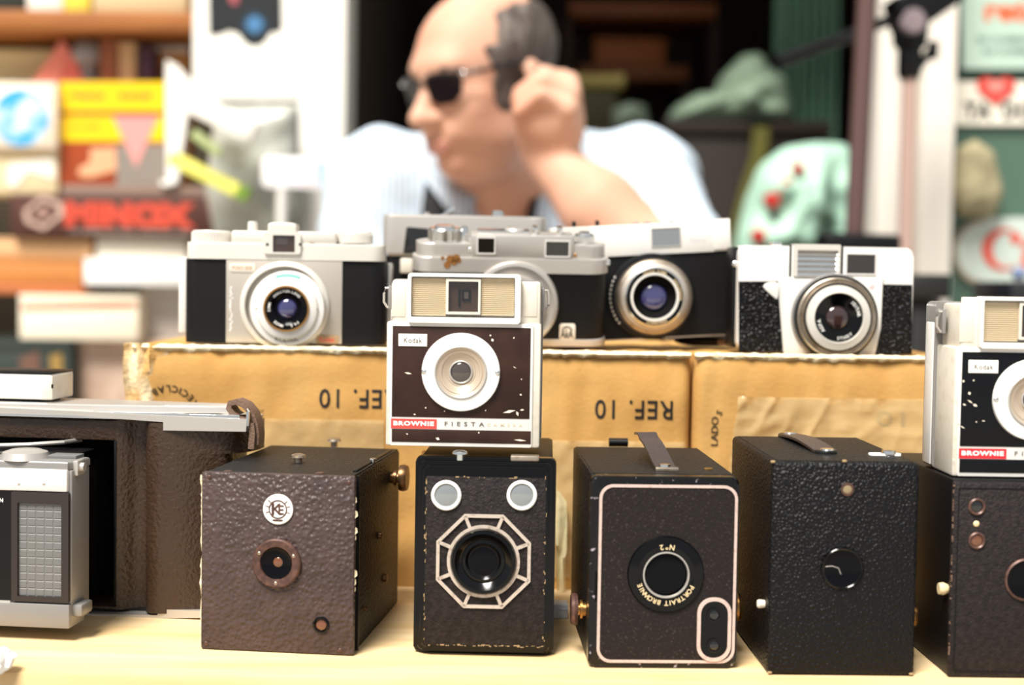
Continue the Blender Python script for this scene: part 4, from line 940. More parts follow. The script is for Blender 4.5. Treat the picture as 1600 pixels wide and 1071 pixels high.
a = U(795, 300, -1.6); b_ = U(995, 155, -1.6); wn = MB().frame(rrect(a[0], b_[0], a[1], b_[1], .5), rrect(a[0]+.8, b_[0]-.8, a[1]+.8, b_[1]-.8, .4), -2.1, 0).build('window_frame', 'satin_metal', f.e)
MB().box(a[0]+.5, b_[0]-.5, -1.8, -.8, a[1]+.5, b_[1]-.5).build('window_glass', 'window_grey', wn)
lettering('Retina', mat('faint_print', '#c9c2c4', .5), f.e, U(1120, 245, -1.6), w=mz(110), y=-1.62)
for u in (260, 425):
    MB().lathe((U(u, 100)[0], 12), [(mz(14), zt-.4), (mz(14), zt+3.6), (mz(18), zt+4), (0, zt+4.6)], 14, 'z').build('shoe_post', 'satin_black', f.e)
for u in (700, 780, 950): MB().lathe((U(u, 100)[0], 14), [(mz(26), zt-.4), (mz(26), zt+1.4), (0, zt+1.8)], 18, 'z').build('top_button', 'chrome', f.e)
c = U(795, 640, -4); cF = U(818, 645, -18)
lens_stack(f, c, (('lens_base', 'satin_black', [(mz(300), 0), (mz(300), -6), (mz(285), -6.5), (0, -6.5)]),))
mb = MB().lathe(cF, [(mz(258), -5), (mz(262), -8), (mz(262), -13), (mz(254), -15), (mz(240), -15.6), (mz(232), -15)], 64); knurl(mb, cF, mz(262), -13, -8.5, 70, 'y', .7); mb.build('focus_ring', 'aged_metal', f.e)
lens_stack(f, cF, (('scale_ring', 'silver_face', [(mz(236), -12), (mz(234), -16.4), (mz(205), -18), (mz(200), -17)]),
                   ('inner_ring', 'chrome', [(mz(206), -14), (mz(205), -18.6), (mz(196), -19), (mz(190), -17.6)]),
                   ('name_ring', 'gloss_black', [(mz(194), -14), (mz(192), -18), (mz(165), -17.4), (mz(160), -17)])))
MB().ring(cF, [(mz(168), -16.6), (mz(166), -18.6), (mz(152), -18.6), (mz(150), -16.6)], 56).build('lens_trim', 'white_enamel', f.e)
MB().lathe(cF, [(mz(153), -17), (mz(140), -14), (mz(100), -11.5), (0, -11)], 48).build('lens_well', 'flat_black', f.e)
disc_dome(MB(), cF, mz(92), -11.6, 3.0, 32).build('lens', 'lens_violet', f.e)
arc_text('XENAR 45MM', 'gold_print', f.e, cF, mz(178), mz(24), 88, y=-18.4, bold=.01); arc_text('KREUZNACH', 'gold_print', f.e, cF, mz(178), mz(24), 15, y=-18.4, bold=.01); arc_text('SCHNEIDER', 'gold_print', f.e, cF, mz(178), mz(24), -88, y=-18.4, inward=True, bold=.01)
mb = MB()
for k in range(12):
    t0 = R(150+k*6); mb.box(c[0]+mz(292)*math.cos(t0)-.5, c[0]+mz(292)*math.cos(t0)+.5, -6.9, -6.4, c[1]+mz(292)*math.sin(t0)-.7, c[1]+mz(292)*math.sin(t0)+.7)
mb.build('scale_marks', 'print_white', f.e, smooth=False)
tag(f.e, 'black camera with a wide knurled chrome lens and white top, raised at one end', 'camera', 'viewfinder cameras on the cartons')
f4 = f
pr_w = f4.m @ Vector(((xR-22)/1000, .010, 0))
f = Fr('leather_pouch', Vector((pr_w.x+.004, pr_w.y+.004, CT+.0002))); hz = (pr_w.z-CT)*1000-.8
b = bmesh.new(); bmesh.ops.create_uvsphere(b, u_segments=20, v_segments=12, radius=1)
for v in b.verts: v.co = Vector((v.co.x*22, v.co.y*14+6, max(0, (v.co.z*.55+.5)*hz*.95)))
MB().bm(b).build('pouch', 'slick_leather', f.e); MB().box(8, 20, -7, -5.6, 1, hz*.7, .4).build('flap', 'strap_brown', f.e)
tag(f.e, 'flat dark leather pouch propping up the big-lens camera on the carton', 'pouch')

# ------------------------------------------------------------------ white camera with coarse black leather
D5 = .972
f = Fr('viewfinder_camera', Vector((at(1288, 556.5, D5).x, Y(D5), CT)), yaw=3.2)
U = lambda u, v, y=0: f.px(1120+u*.2125, 360+v*.2125, y)
mz = lambda u: f.mm(u*.2125)
xL, xR = U(155, 600)[0], U(1438, 600)[0]; zT = U(1000, 122)[1]
MB().prism(rrect(xL, xR, .3, zT, 6), 0, 30, 'y', 1.2).build('body', 'white_enamel', f.e)
MB().box(xL-2.6, xL+2, 8, 30, 2, zT-1, 1.5).build('back_shell', 'satin_black', f.e)
disc_dome(MB(), (xL-1, U(0, 245)[1]), 2.2, 7.6, 1, 16).build('lug', 'chrome', f.e)
pl = [U(*p) for p in ((160, 376), (452, 376), (455, 500), (485, 893), (160, 890))]
lp = MB().prism(pl, -.7, .4).build('leather_panel', 'coarse_leather', f.e, smooth=False)
pl = [U(*p) for p in ((1222, 398), (1434, 402), (1432, 912), (1165, 908), (1200, 720))]
MB().prism(pl, -.7, .4).build('leather_panel', 'coarse_leather', f.e, smooth=False)
td = [U(*p) for p in ((337, 415), (350, 396), (380, 382), (425, 381), (452, 388), (455, 420), (450, 480), (442, 508), (430, 505), (390, 470), (355, 440))]
MB().prism(td, -1.6, .2, 'y', .4).build('shutter_lever', 'white_enamel', f.e)
# centre hump and finder block
a, b_ = U(470, 900)[0], U(1218, 900)[0]
MB().prism([U(470, 345), U(1222, 350), U(1200, 720), U(1160, 925), U(492, 920), U(478, 720)], -1.6, .4, 'y', .8).build('front_plate', 'white_enamel', f.e)
a = U(562, 340, -2); b_ = U(912, 106, -2); fo = rrect(a[0], b_[0], a[1], b_[1], .8); j0 = U(590, 335, -2); j1 = U(893, 150, -2)
fb = MB().frame(fo, rrect(j0[0], j1[0], j0[1], j1[1], .5), -2.4, 8).box(a[0]+.4, b_[0]-.4, 2, 28, a[1], b_[1]-.4, .6).build('flash_housing', 'silver_paint', f.e)
for k in range(5):
    zA_ = j0[1]+(j1[1]-j0[1])*k/5; zB_ = j0[1]+(j1[1]-j0[1])*(k+1)/5
    MB().prism([(1.6, zA_), (-1.2, zA_+.3), (.4, zB_-.2), (1.6, zB_)], j0[0], j1[0], 'x').build('reflector_fin', 'chrome', fb, smooth=False)
for u in (545, 925): MB().box(U(u-7, 0)[0], U(u+7, 0)[0], -.6, 20, U(0, 338)[1], zT+.6).build('gap_shade_strip', 'satin_black', f.e)  # black strips stand in for the shade of gaps beside the flash housing
a = U(953, 317); b_ = U(1164, 180); wn = MB().frame(rrect(a[0]-.9, b_[0]+.9, a[1]-.9, b_[1]+.9, .3), rrect(a[0], b_[0], a[1], b_[1], .3), -.9, .3).build('finder_frame', 'white_enamel', f.e)
MB().box(a[0], b_[0], -.5, .2, a[1], b_[1]).build('finder_glass', mat('finder_glass2', '#2e2622', .08, coat=1), wn)
MB().box(U(430, 0)[0], U(500, 0)[0], 6, 18, zT-.4, zT+2.6, .9).build('shutter_button', 'chrome', f.e)
MB().prism([U(1143, 398, -1.7), U(1165, 415, -1.7), U(1140, 440, -1.7), U(1118, 420, -1.7)], -1.75, -1.4).build('emblem', mat('emblem_pink', '#dcb8b4', .5), f.e, smooth=False)
c = U(866, 640, -3); cF = U(900, 645, -16)
lens_stack(f, c, (('lens_base', 'grey_housing', [(mz(322), 0), (mz(322), -3), (mz(310), -4.5), (0, -4.5)]),))
mb = MB().lathe(c, [(mz(312), -3), (mz(306), -8), (mz(300), -8.6), (0, -8.6)], 64); mb.build('focus_grip', 'satin_black', f.e)
cm1 = U(884, 642, -10)
lens_stack(f, cm1, (('focus_ring', 'aged_metal', [(mz(294), -8), (mz(290), -10), (mz(282), -10.6), (mz(262), -10.2), (mz(255), -11.6), (0, -11.6)]),
                    ('scale_ring', 'satin_black', [(mz(252), -11), (mz(248), -13), (0, -13)])))
lens_stack(f, cF, (('inner_ring', 'silver_paint', [(mz(238), -12.6), (mz(234), -15), (mz(182), -16.4), (mz(176), -15.6), (mz(172), -13)]),
                   ('name_ring', 'gloss_black', [(mz(176), -12.8), (mz(174), -15.8), (mz(120), -14.4), (mz(90), -13), (0, -12.8)])))
disc_dome(MB(), U(884, 645, -13), mz(84), -12.9, 2, 30).build('lens', 'lens_pink', f.e)
arc_text('ISITAR', 'print_white', f.e, cF, mz(148), mz(34), 28, y=-15.8, bold=.02); arc_text('AGFA', 'print_white', f.e, cF, mz(148), mz(34), 204, y=-15.8, bold=.02); arc_text('STIXET', 'print_white', f.e, cF, mz(148), mz(30), -72, y=-15.8, inward=True, bold=.02)
tag(f.e, 'white-bodied camera with coarse black leather panels and a ribbed flash reflector', 'camera', 'viewfinder cameras on the cartons')

# ------------------------------------------------------------------ the stallholder
def surface_nets(prims, lo, hi, h, post=None, negs=()):
    """prims: (fn, bbox_lo, bbox_hi, k) blended by smooth union; returns quads of the zero level"""
    lo = np.array(lo, float); hi = np.array(hi, float); N = np.ceil((hi-lo)/h).astype(int)+1
    Fd = np.full(N, .05, np.float32)
    ax = [lo[i]+h*np.arange(N[i]) for i in range(3)]
    for fn, bl, bh, k in prims:
        m = k+.02; i0 = np.maximum(((np.array(bl)-m-lo)/h).astype(int), 0); i1 = np.minimum(((np.array(bh)+m-lo)/h).astype(int)+2, N)
        if (i1 <= i0).any(): continue
        X, Yy, Z = np.meshgrid(ax[0][i0[0]:i1[0]], ax[1][i0[1]:i1[1]], ax[2][i0[2]:i1[2]], indexing='ij')
        d = fn(X, Yy, Z); sl = tuple(slice(a, b) for a, b in zip(i0, i1)); cur = Fd[sl]
        hh = np.clip(.5+.5*(cur-d)/k, 0, 1); Fd[sl] = cur*(1-hh)+d*hh-k*hh*(1-hh)
    if post is not None:
        X, Yy, Z = np.meshgrid(*ax, indexing='ij'); Fd = post(Fd, X, Yy, Z)
    ins = Fd < 0; c = np.zeros(N-1, int); off = [(a, b, e) for a in (0, 1) for b in (0, 1) for e in (0, 1)]
    sub = lambda A, o: A[o[0]:A.shape[0]-1+o[0], o[1]:A.shape[1]-1+o[1], o[2]:A.shape[2]-1+o[2]]
    for o in off: c += sub(ins, o)
    act = (c > 0) & (c < 8); idx = -np.ones(N-1, int); cells = np.argwhere(act); idx[act] = np.arange(len(cells))
    acc = np.zeros((len(cells), 3)); cnt = np.zeros(len(cells))
    for o in off:
        for d in range(3):
            if o[d]: continue
            o2 = list(o); o2[d] = 1
            a = sub(Fd, o)[act]; b = sub(Fd, o2)[act]; cr = (a < 0) != (b < 0); t = np.where(cr, a/(a-b+1e-12), 0)
            pt = np.tile(np.array(o, float), (len(cells), 1)); pt[:, d] = t; acc[cr] += pt[cr]; cnt[cr] += 1
    V = lo+h*(cells+acc/np.maximum(cnt, 1)[:, None]); quads = []
    for d in range(3):
        e1, e2 = (d+1) % 3, (d+2) % 3
        A = np.moveaxis(ins, d, 0); sg = A[:-1] != A[1:]; sg = np.moveaxis(sg, 0, d); P = np.argwhere(sg)
        P = P[(P[:, e1] > 0) & (P[:, e2] > 0) & (P[:, e1] < N[e1]-1) & (P[:, e2] < N[e2]-1)]
        def g(a, b):
            q = P.copy(); q[:, e1] -= a; q[:, e2] -= b; return idx[q[:, 0], q[:, 1], q[:, 2]]
        Q = np.stack([g(0, 0), g(1, 0), g(1, 1), g(0, 1)], 1); fl = ins[P[:, 0], P[:, 1], P[:, 2]]
        Q[~fl] = Q[~fl][:, ::-1]; quads.append(Q[(Q >= 0).all(1)])
    Q = np.concatenate(quads)
    # light smoothing
    for _ in range(2):
        S_ = np.zeros_like(V); n = np.zeros(len(V))
        for a, b in ((0, 1), (1, 2), (2, 3), (3, 0)):
            np.add.at(S_, Q[:, a], V[Q[:, b]]); np.add.at(n, Q[:, a], 1)
        V = V*.5+.5*S_/np.maximum(n, 1)[:, None]
    return V, Q
def nets_obj(name, V, Q, m, parent, base):
    me = bpy.data.meshes.new(name); me.from_pydata((V-np.array(base)).tolist(), [], Q.tolist()); return link(name, me, m, parent, 180)
def ell(c, r, M=None, k=.012):
    """ellipsoid; M rotates local axes to world"""
    c = np.array(c); r = np.array(r); Rm = np.array(M) if M is not None else np.eye(3); e = np.abs(Rm) @ r
    def fn(X, Yy, Z):
        P = np.stack([X-c[0], Yy-c[1], Z-c[2]], -1) @ Rm; q = P/r; l = np.sqrt((q**2).sum(-1))+1e-9; g = np.sqrt(((q/r)**2).sum(-1))+1e-9
        return l*(l-1)/g
    return (fn, c-e, c+e, k)
def cap(a, b, ra, rb, k=.012):
    a = np.array(a); b = np.array(b); d = b-a; L = d @ d; mr = max(ra, rb)
    def fn(X, Yy, Z):
        P = np.stack([X-a[0], Yy-a[1], Z-a[2]], -1); t = np.clip((P @ d)/L, 0, 1)
        return np.sqrt(((P-t[..., None]*d)**2).sum(-1))-(ra+(rb-ra)*t)
    return (fn, np.minimum(a, b)-mr, np.maximum(a, b)+mr, k)
HC = at(757, 122, 1.85)
hyaw, hpit = R(-51), R(15)
Mh = np.array(Matrix.Rotation(hyaw, 3, 'Z') @ Matrix.Rotation(hpit, 3, 'X'))
hp_ = lambda x, y, z: np.array(HC)+Mh @ (np.array((x, y, z))/1000)
def hel(x, y, z, rx, ry, rz, k=14, M=None): return ell(hp_(x, y, z), (rx/1000, ry/1000, rz/1000), Mh if M is None else Mh @ M, k/1000)
def hcap(a, b, ra, rb, k=10): return cap(hp_(*a), hp_(*b), ra/1000, rb/1000, k/1000)
face = [hel(0, 14, 36, 75, 95, 78, 10), hel(0, -18, 4, 66, 72, 78, 25), hel(0, -22, -45, 56, 62, 60, 25), hel(0, -42, -82, 40, 42, 34, 25),
        hel(0, -78, -96, 20, 17, 15, 16), hel(40, -56, -30, 22, 24, 22, 20), hel(-40, -56, -30, 22, 24, 22, 20),
        hel(50, -20, -72, 18, 34, 26, 24), hel(-50, -20, -72, 18, 34, 26, 24), hel(0, -76, 26, 44, 18, 16, 18),
        hcap((0, -88, 6), (0, -112, -32), 9, 13, 12), hel(0, -114, -33, 13, 13, 11, 8), hel(13, -100, -36, 10, 12, 9, 8), hel(-13, -100, -36, 10, 12, 9, 8),
        hel(0, -84, -56, 30, 14, 12, 14), hel(0, -91, -66, 24, 9, 5, 5), hel(0, -90, -76, 22, 9, 6, 5), hel(32, -58, -56, 20, 22, 24, 26), hel(-32, -58, -56, 20, 22, 24, 26),
        hel(33, -80, 2, 14, 10, 9, 8), hel(-33, -80, 2, 14, 10, 9, 8), hel(0, -30, -108, 46, 44, 22, 24)]
for s_ in (-1, 1):
    face += [hel(s_*78, 16, -14, 8, 19, 30, 4, np.array(Matrix.Rotation(R(s_*28), 3, 'Z'))), hcap((s_*86, 32, -6), (s_*77, 16, -48), 5, 4, 4), hcap((s_*77, 2, 8), (s_*86, 32, -2), 5, 5, 4)]
SL, SRt = at(1006, 285, 1.98), at(592, 288, 1.98)
elL, wrL = at(1050, 425, 1.66), at(857, 250, 1.735)
elR, wrR = at(548, 500, 1.93), at(640, 620, 1.72)
nk = np.array(HC)+np.array((.02, .075, -.10)); chest = at(800, 480, 2.0); hipz = .60
hip = Vector((chest.x, chest.y+.02, hipz))
body = face + [cap(nk, (chest.x+.01, chest.y-.01, SL.z+.01), .058, .066, .03), cap(tuple(SL), tuple(SRt), .058, .058, .05)]
torso = [ell((chest.x, chest.y, SL.z-.13), (.175, .115, .16), k=.05), ell((chest.x, chest.y-.02, hipz+.2), (.165, .13, .2), k=.06), ell((hip.x, hip.y, hipz), (.17, .13, .11), k=.05)]
upper = [cap(tuple(SL), tuple(elL), .054, .045, .03), cap(tuple(SRt), tuple(elR), .054, .044, .03)]
body += torso + upper + [cap(tuple(elL), tuple(at(935, 325, 1.70)), .044, .043, .02), cap(tuple(at(935, 325, 1.70)), tuple(wrL), .043, .029, .02), cap(tuple(elR), tuple(wrR), .043, .028, .02), ell(tuple(wrR+Vector((.03, -.05, -.01))), (.04, .055, .022), k=.015)]
for s_ in (-1, 1):
    kn = (hip.x+s_*.11, hip.y-.38, hipz-.02); an = (hip.x+s_*.12, hip.y-.34, .09)
    body += [cap((hip.x+s_*.09, hip.y-.02, hipz-.01), kn, .085, .06, .03), cap(kn, an, .058, .04, .02), cap(an, (an[0], an[1]-.14, .045), .042, .036, .02)]
# left hand: loose fist against the ear
kn_ = [at(886, 172, 1.690), at(892, 146, 1.708), at(889, 130, 1.728), at(878, 126, 1.748)]     # little, ring, middle, index knuckles
pip = [at(846, 148, 1.680), at(850, 127, 1.700), at(852, 117, 1.722), at(848, 119, 1.744)]
dip = [at(812, 174, 1.690), at(811, 156, 1.706), at(814, 146, 1.728), at(818, 142, 1.75)]
tip = [at(814, 200, 1.704), at(812, 184, 1.716), at(816, 174, 1.738), at(820, 168, 1.758)]
rad = [.0085, .0095, .0098, .0095]
hand = []
for a, b, c_, d, r_ in zip(kn_, pip, dip, tip, rad):
    hand += [cap(tuple(wrL+(a-wrL)*.12), tuple(a), .019, .0135, .012), cap(tuple(a), tuple(b), r_*1.28, r_*1.12, .005), cap(tuple(b), tuple(c_), r_*1.1, r_, .004), cap(tuple(c_), tuple(d), r_, r_*.88, .004)]
pc = wrL.lerp((kn_[0]+kn_[3])/2, .55)
th0, th1, th2 = wrL.lerp(kn_[3], .3)+Vector((-.016, .012, 0)), at(820, 205, 1.752), at(812, 178, 1.765)
hand += [ell(tuple(pc), (.034, .030, .046), k=.014), ell(tuple(at(852, 185, 1.712)), (.032, .026, .036), k=.012), ell(tuple(at(836, 205, 1.735)), (.024, .024, .034), k=.014), ell(tuple(at(860, 152, 1.722)), (.024, .026, .018), k=.01), cap(tuple(th0), tuple(th1), .016, .0125, .008), cap(tuple(th1), tuple(th2), .0125, .0095, .004)]
body += hand
V, Q = surface_nets(body, (-.36, Y(1.50), -.01), (.36, Y(2.16), HC.z+.14), .0038)
person = bpy.data.objects.new('person', None); COL.objects.link(person); person.location = (hip.x, hip.y-.2, 0); pb_ = person.location
nets_obj('body', V, Q, 'skin', person, pb_)
# hair: thin shell round the back and sides of the skull
skull = [hel(0, 14, 36, 75, 95, 78, 10), hel(0, -18, 4, 66, 72, 78, 25), hel(0, -22, -45, 56, 62, 60, 25)]
Mi = Mh.T; hc = np.array(HC)
def hair_post(Fd, X, Yy, Z):
    P = np.stack([X-hc[0], Yy-hc[1], Z-hc[2]], -1) @ Mh*1000
    x, y, z = P[..., 0], P[..., 1], P[..., 2]
    Fd = Fd-.0045-.0016*np.sin(x*.5+z*.3)*np.sin(y*.55)
    front = (-y-34+.30*(z-10)+2*np.sin(z*.22)+1.5*np.sin(z*.61+x*.2))/1000                   # keep behind a slanting temple line
    crown = (z-84+.35*np.maximum(0, -(y-10))+2*np.sin(y*.2)+1.5*np.sin(y*.47+x*.3))/1000   # bald on top
    low = (-z-52-.2*y*0)/1000
    burn = np.maximum(np.abs(y+24+.15*z)-11-.10*z, np.maximum(z-40, -34-z))/1000
    reg = np.minimum(np.maximum(np.maximum(front, crown), low), np.maximum(burn, (40-np.abs(x))/1000))
    return np.maximum(Fd, reg).astype(np.float32)
V, Q = surface_nets(skull, hc-.14, hc+.15, .003, hair_post)
nets_obj('hair', V, Q, 'hair', person, pb_)
# brows and lips
for s_ in (-1, 1):
    V, Q = surface_nets([hcap((s_*14, -92, 19), (s_*34, -87, 24), 3.4, 3.6, 3), hcap((s_*34, -87, 24), (s_*52, -72, 18), 3.6, 2.4, 3)], hc-.14, hc+.14, .0025); nets_obj('eyebrow', V, Q, 'hair', person, pb_)
V, Q = surface_nets([q_ for s_ in (-1, 1) for q_ in (hcap((0, -101, -66), (14, -97, -67) if s_ > 0 else (-14, -97, -67), 4.6, 4.4, 3), hcap((s_*14, -97, -67), (s_*27, -82, -71), 4.4, 2.6, 3), hcap((0, -100, -75), (s_*13, -96, -75), 5.2, 4.8, 3), hcap((s_*13, -96, -75), (s_*25, -83, -72), 4.8, 2.6, 3))], hc-.14, hc+.14, .002); nets_obj('lips', V, Q, 'lips', person, pb_)
# shirt
def inflate(pl, d): return [((lambda X, Yy, Z, fn=fn: fn(X, Yy, Z)-d), bl-d, bh+d, k) for fn, bl, bh, k in pl]
selL = SL.lerp(elL, .86); selR = SRt.lerp(elR, .9)
shirt = inflate([cap(tuple(SL), tuple(SRt), .058, .058, .05)]+torso[:2], .014)+inflate([cap(tuple(SL), tuple(selL), .056, .058, .03), cap(tuple(SRt), tuple(selR), .056, .056, .03), cap(nk*.25+np.array((chest.x, chest.y, SL.z+.02))*.75, (chest.x, chest.y, SL.z), .064, .075, .03)], .013)
nb = Vector((chest.x+.005, chest.y-.01, SL.z))
def shirt_post(Fd, X, Yy, Z):
    wr = .0035*np.sin(X*70+Z*38+2*np.sin(Z*25))*np.sin(Yy*45+Z*30)
    Fd = Fd+wr
    ax_ = nb.x-.018; zz = Z-nb.z                     # open neck: a V down the front
    vee = np.maximum(np.abs(X-ax_)-.010-np.maximum(zz+.10, 0)*.50, Yy-(nb.y+.0))
    nkd = np.sqrt((X-float(nk[0])-.004)**2+(Yy-float(nk[1])+.002)**2)-.066
    cut = np.minimum(np.maximum(vee, -(zz+.10)), np.maximum(nkd, -(zz-.015)))
    return np.maximum(np.maximum(Fd, -cut), hipz+.02-Z).astype(np.float32)
V, Q = surface_nets(shirt, (-.38, Y(1.56), hipz-.02), (.38, Y(2.2), SL.z+.16), .0045, shirt_post)
sh = nets_obj('shirt', V, Q, 'shirt', person, pb_)
# collar wings and black strap
def sheet(name, rows, m, parent, th=.003):
    nr, ncol = len(rows), len(rows[0]); vs = [tuple(Vector(p)-Vector(pb_)) for r_ in rows for p in r_]; fs = [(j*ncol+i, j*ncol+i+1, (j+1)*ncol+i+1, (j+1)*ncol+i) for j in range(nr-1) for i in range(ncol-1)]
    o = MB().add(vs, fs).build(name, m, parent, scale=1, ang=70); s2 = o.modifiers.new('th', 'SOLIDIFY'); s2.thickness = th; s2.offset = 0; return o
sheet('collar', [[at(672, 290, 1.87), at(692, 318, 1.86), at(716, 345, 1.86)], [at(668, 268, 1.90), at(700, 298, 1.88), at(735, 330, 1.87)], [at(690, 262, 1.94), at(712, 282, 1.91), at(745, 312, 1.885)]], 'shirt', sh)
sheet('collar', [[at(905, 300, 1.93), at(885, 330, 1.91), at(860, 372, 1.88)], [at(880, 272, 1.93), at(862, 318, 1.90), at(846, 365, 1.875)], [at(858, 262, 1.95), at(846, 300, 1.915), at(838, 345, 1.88)]], 'shirt', sh)
sheet('neck_strap', [[at(664, 288, 1.885), at(694, 288, 1.89)], [at(660, 318, 1.875), at(704, 320, 1.875)], [at(656, 350, 1.87), at(712, 352, 1.87)], [at(656, 400, 1.87), at(720, 402, 1.87)]], 'strap_cloth', person, .004)
sheet('neck_strap', [[at(832, 305, 1.90), at(842, 306, 1.90)], [at(824, 330, 1.885), at(838, 332, 1.885)], [at(812, 380, 1.87), at(832, 382, 1.87)]], 'strap_cloth', person, .004)
# trousers
tr = [ell((hip.x, hip.y, hipz), (.182, .142, .12), k=.05)]
for s_ in (-1, 1):
    kn = (hip.x+s_*.11, hip.y-.38, hipz-.02); an = (hip.x+s_*.12, hip.y-.34, .13)
    tr += [cap((hip.x+s_*.09, hip.y-.02, hipz-.01), kn, .095, .07, .03), cap(kn, an, .068, .055, .02)]
V, Q = surface_nets(tr, (-.36, Y(1.5), .05), (.36, Y(2.2), hipz+.16), .009); nets_obj('trousers', V, Q, cm('#23262e', .8), person, pb_)
tag(person, 'balding person in pale striped shirt, head turned aside, fist raised to the ear', 'person')
# sunglasses
g = bpy.data.objects.new('sunglasses', None); COL.objects.link(g); g.location = hp_(0, -96, 4)
def hv(x, y, z): return tuple(Vector(hp_(x, y, z))-g.location)
tint = mat('tinted_glass', '#120810', .3, spec=.1); tint.node_tree.nodes['Principled BSDF'].inputs['Alpha'].default_value = .88
fr_m = mat('frame_dark', '#1a1416', .3)
for s_ in (-1, 1):
    out = [(9, 14), (20, 17), (40, 17), (57, 14), (60, 6), (57, -10), (46, -20), (26, -21), (13, -14), (9, 0)]
    yb_ = lambda x: -101+.006*x*x*.8
    V_ = [hv(s_*a, yb_(a), b) for a, b in out]+[hv(s_*a, yb_(a)+2.2, b) for a, b in out]; n = len(out)
    ln = MB().add(V_, [tuple(range(n)), tuple(range(2*n-1, n-1, -1))]+[(i, (i+1) % n, n+(i+1) % n, n+i) for i in range(n)]).build('lens', tint, g, scale=1)
    MB().tube([hv(s_*a, yb_(a)-.6, b) for a, b in out[:4]], .0024, 8).build('brow_bar', fr_m, g, scale=1)
    MB().tube([hv(s_*60, -80, 12), hv(s_*74, -68, 12), hv(s_*80, -30, 12), hv(s_*80, 6, 11), hv(s_*79, 26, 2)], [.003, .003, .0022, .002, .002], 8).build('temple_arm', fr_m, g, scale=1)
    disc = MB(); bmq = bmesh.new(); bmesh.ops.create_icosphere(bmq, subdivisions=2, radius=.004)
    for v in bmq.verts: v.co = v.co+Vector(hv(s_*64, -82, 12))
    disc.bm(bmq).build('hinge', 'chrome', g, scale=1)
MB().tube([hv(-10, -101, 8), hv(0, -103, 11), hv(10, -101, 8)], .002, 8).build('bridge', fr_m, g, scale=1)
tag(g, 'rimless dark tinted sunglasses worn by the balding person', 'glasses')
# stool
f = Fr('wooden_stool', Vector((hip.x, hip.y, 0))); sz = (hipz-.118)*1000
MB().lathe((0, 0), [(0, sz), (165, sz), (170, sz-6), (168, sz-28), (0, sz-30)], 40, 'z').build('seat', 'shelf_wood', f.e)
for k in range(4):
    t0 = R(45+90*k); MB().tube([(110*math.cos(t0), 110*math.sin(t0), sz-28), (165*math.cos(t0), 165*math.sin(t0), 0)], 16, 10).build('leg', 'shelf_wood', f.e)
MB().ring((0, 0), [(146, 190), (146, 205), (134, 205), (134, 190)], 32, 'z').build('foot_ring', 'satin_metal', f.e)
tag(f.e, 'round wooden stool under the seated person', 'stool')
# ------------------------------------------------------------------ display window at the left
def print_line(m, parent, c, w, h, y, seed=1, **k):
    """a line of small print too blurred to read: uneven strokes"""
    rnd = random.Random(seed); mb = MB(); x = -w/2
    while x < w/2-1:
        l = min(rnd.uniform(1.2, 3.4)*h/8, w/2-x); hh = h*rnd.uniform(.7, 1); mb.box(c[0]+x, c[0]+x+l, y, y+.2, c[1]-h/2, c[1]-h/2+hh); x += l+rnd.uniform(.8, 1.6)*h/8*(3 if rnd.random() < .12 else 1)
    return mb.build('small_print', m, parent, smooth=False)
DS = 2.30
PM = lambda D: D/F*1000                       # mm per pixel at distance D
def carton_box(name, px0, px1, py0, py1, D, depth, m, label, cat, group=None, bev=2, lid=True, zb=None):
    """a real box whose front face fills the given pixels at distance D"""
    a = at((px0+px1)/2, py1, D); f = Fr(name, Vector((a.x, Y(D), a.z if zb is None else zb)))
    x0 = f.px(px0, (py0+py1)/2)[0]; x1 = f.px(px1, (py0+py1)/2)[0]; z1 = f.px((px0+px1)/2, py0)[1]
    MB().box(x0, x1, 0, depth, 0, z1*.86 if lid else z1, bev).build('tray', m, f.e)
    if lid: MB().box(x0-1, x1+1, -1, depth+1, z1*.86, z1, bev).build('lid', m, f.e)
    tag(f.e, label, cat, group); f.x0, f.x1, f.z1 = x0, x1, z1; return f
def wpoly(f, pts, m, y, name, th=.6): return MB().prism([f.px(*p, y) for p in pts], y-th, y+.2).build(name, m, f.e, smooth=False)
BX = 'boxes stacked in the display window'
# shelf board with things on it
zs0, zs1 = at(150, 48, DS).z, at(150, 17, DS).z
f = Fr('shelf_board', Vector((at(60, 30, DS).x, Y(DS), zs0))); hS = (zs1-zs0)*1000
MB().box(-700, f.px(455, 30)[0]-2, 0, 330, 0, hS, 2).build('board', 'shelf_wood', f.e); MB().box(-700, f.px(455, 30)[0]-2, 331, 338, -20, hS+30).build('batten', 'shelf_wood', f.e)
tag(f.e, 'orange-brown wooden shelf board high in the display window', 'shelf')
zt = zs1
for (a, b, col, nm, lab) in ((42, 98, '#efe9dd', 'paper_box', 'white paper box on the wooden shelf board'), (100, 140, '#e3cf4a', 'paper_box', 'yellow paper box on the wooden shelf board'), (145, 292, '#c9b48a', 'paper_box', 'long beige paper box on the wooden shelf board')):
    carton_box(nm, a, b, -32, 15, DS+.03, 120, cm(col, .6), lab, 'box', 'boxes on the shelf board', zb=zt+.0005)
carton_box('paper_box', -40, 38, -40, 15, DS+.03, 120, cm('#20261c', .6), 'dark paper box on the wooden shelf board', 'box', 'boxes on the shelf board', zb=zt+.0005)
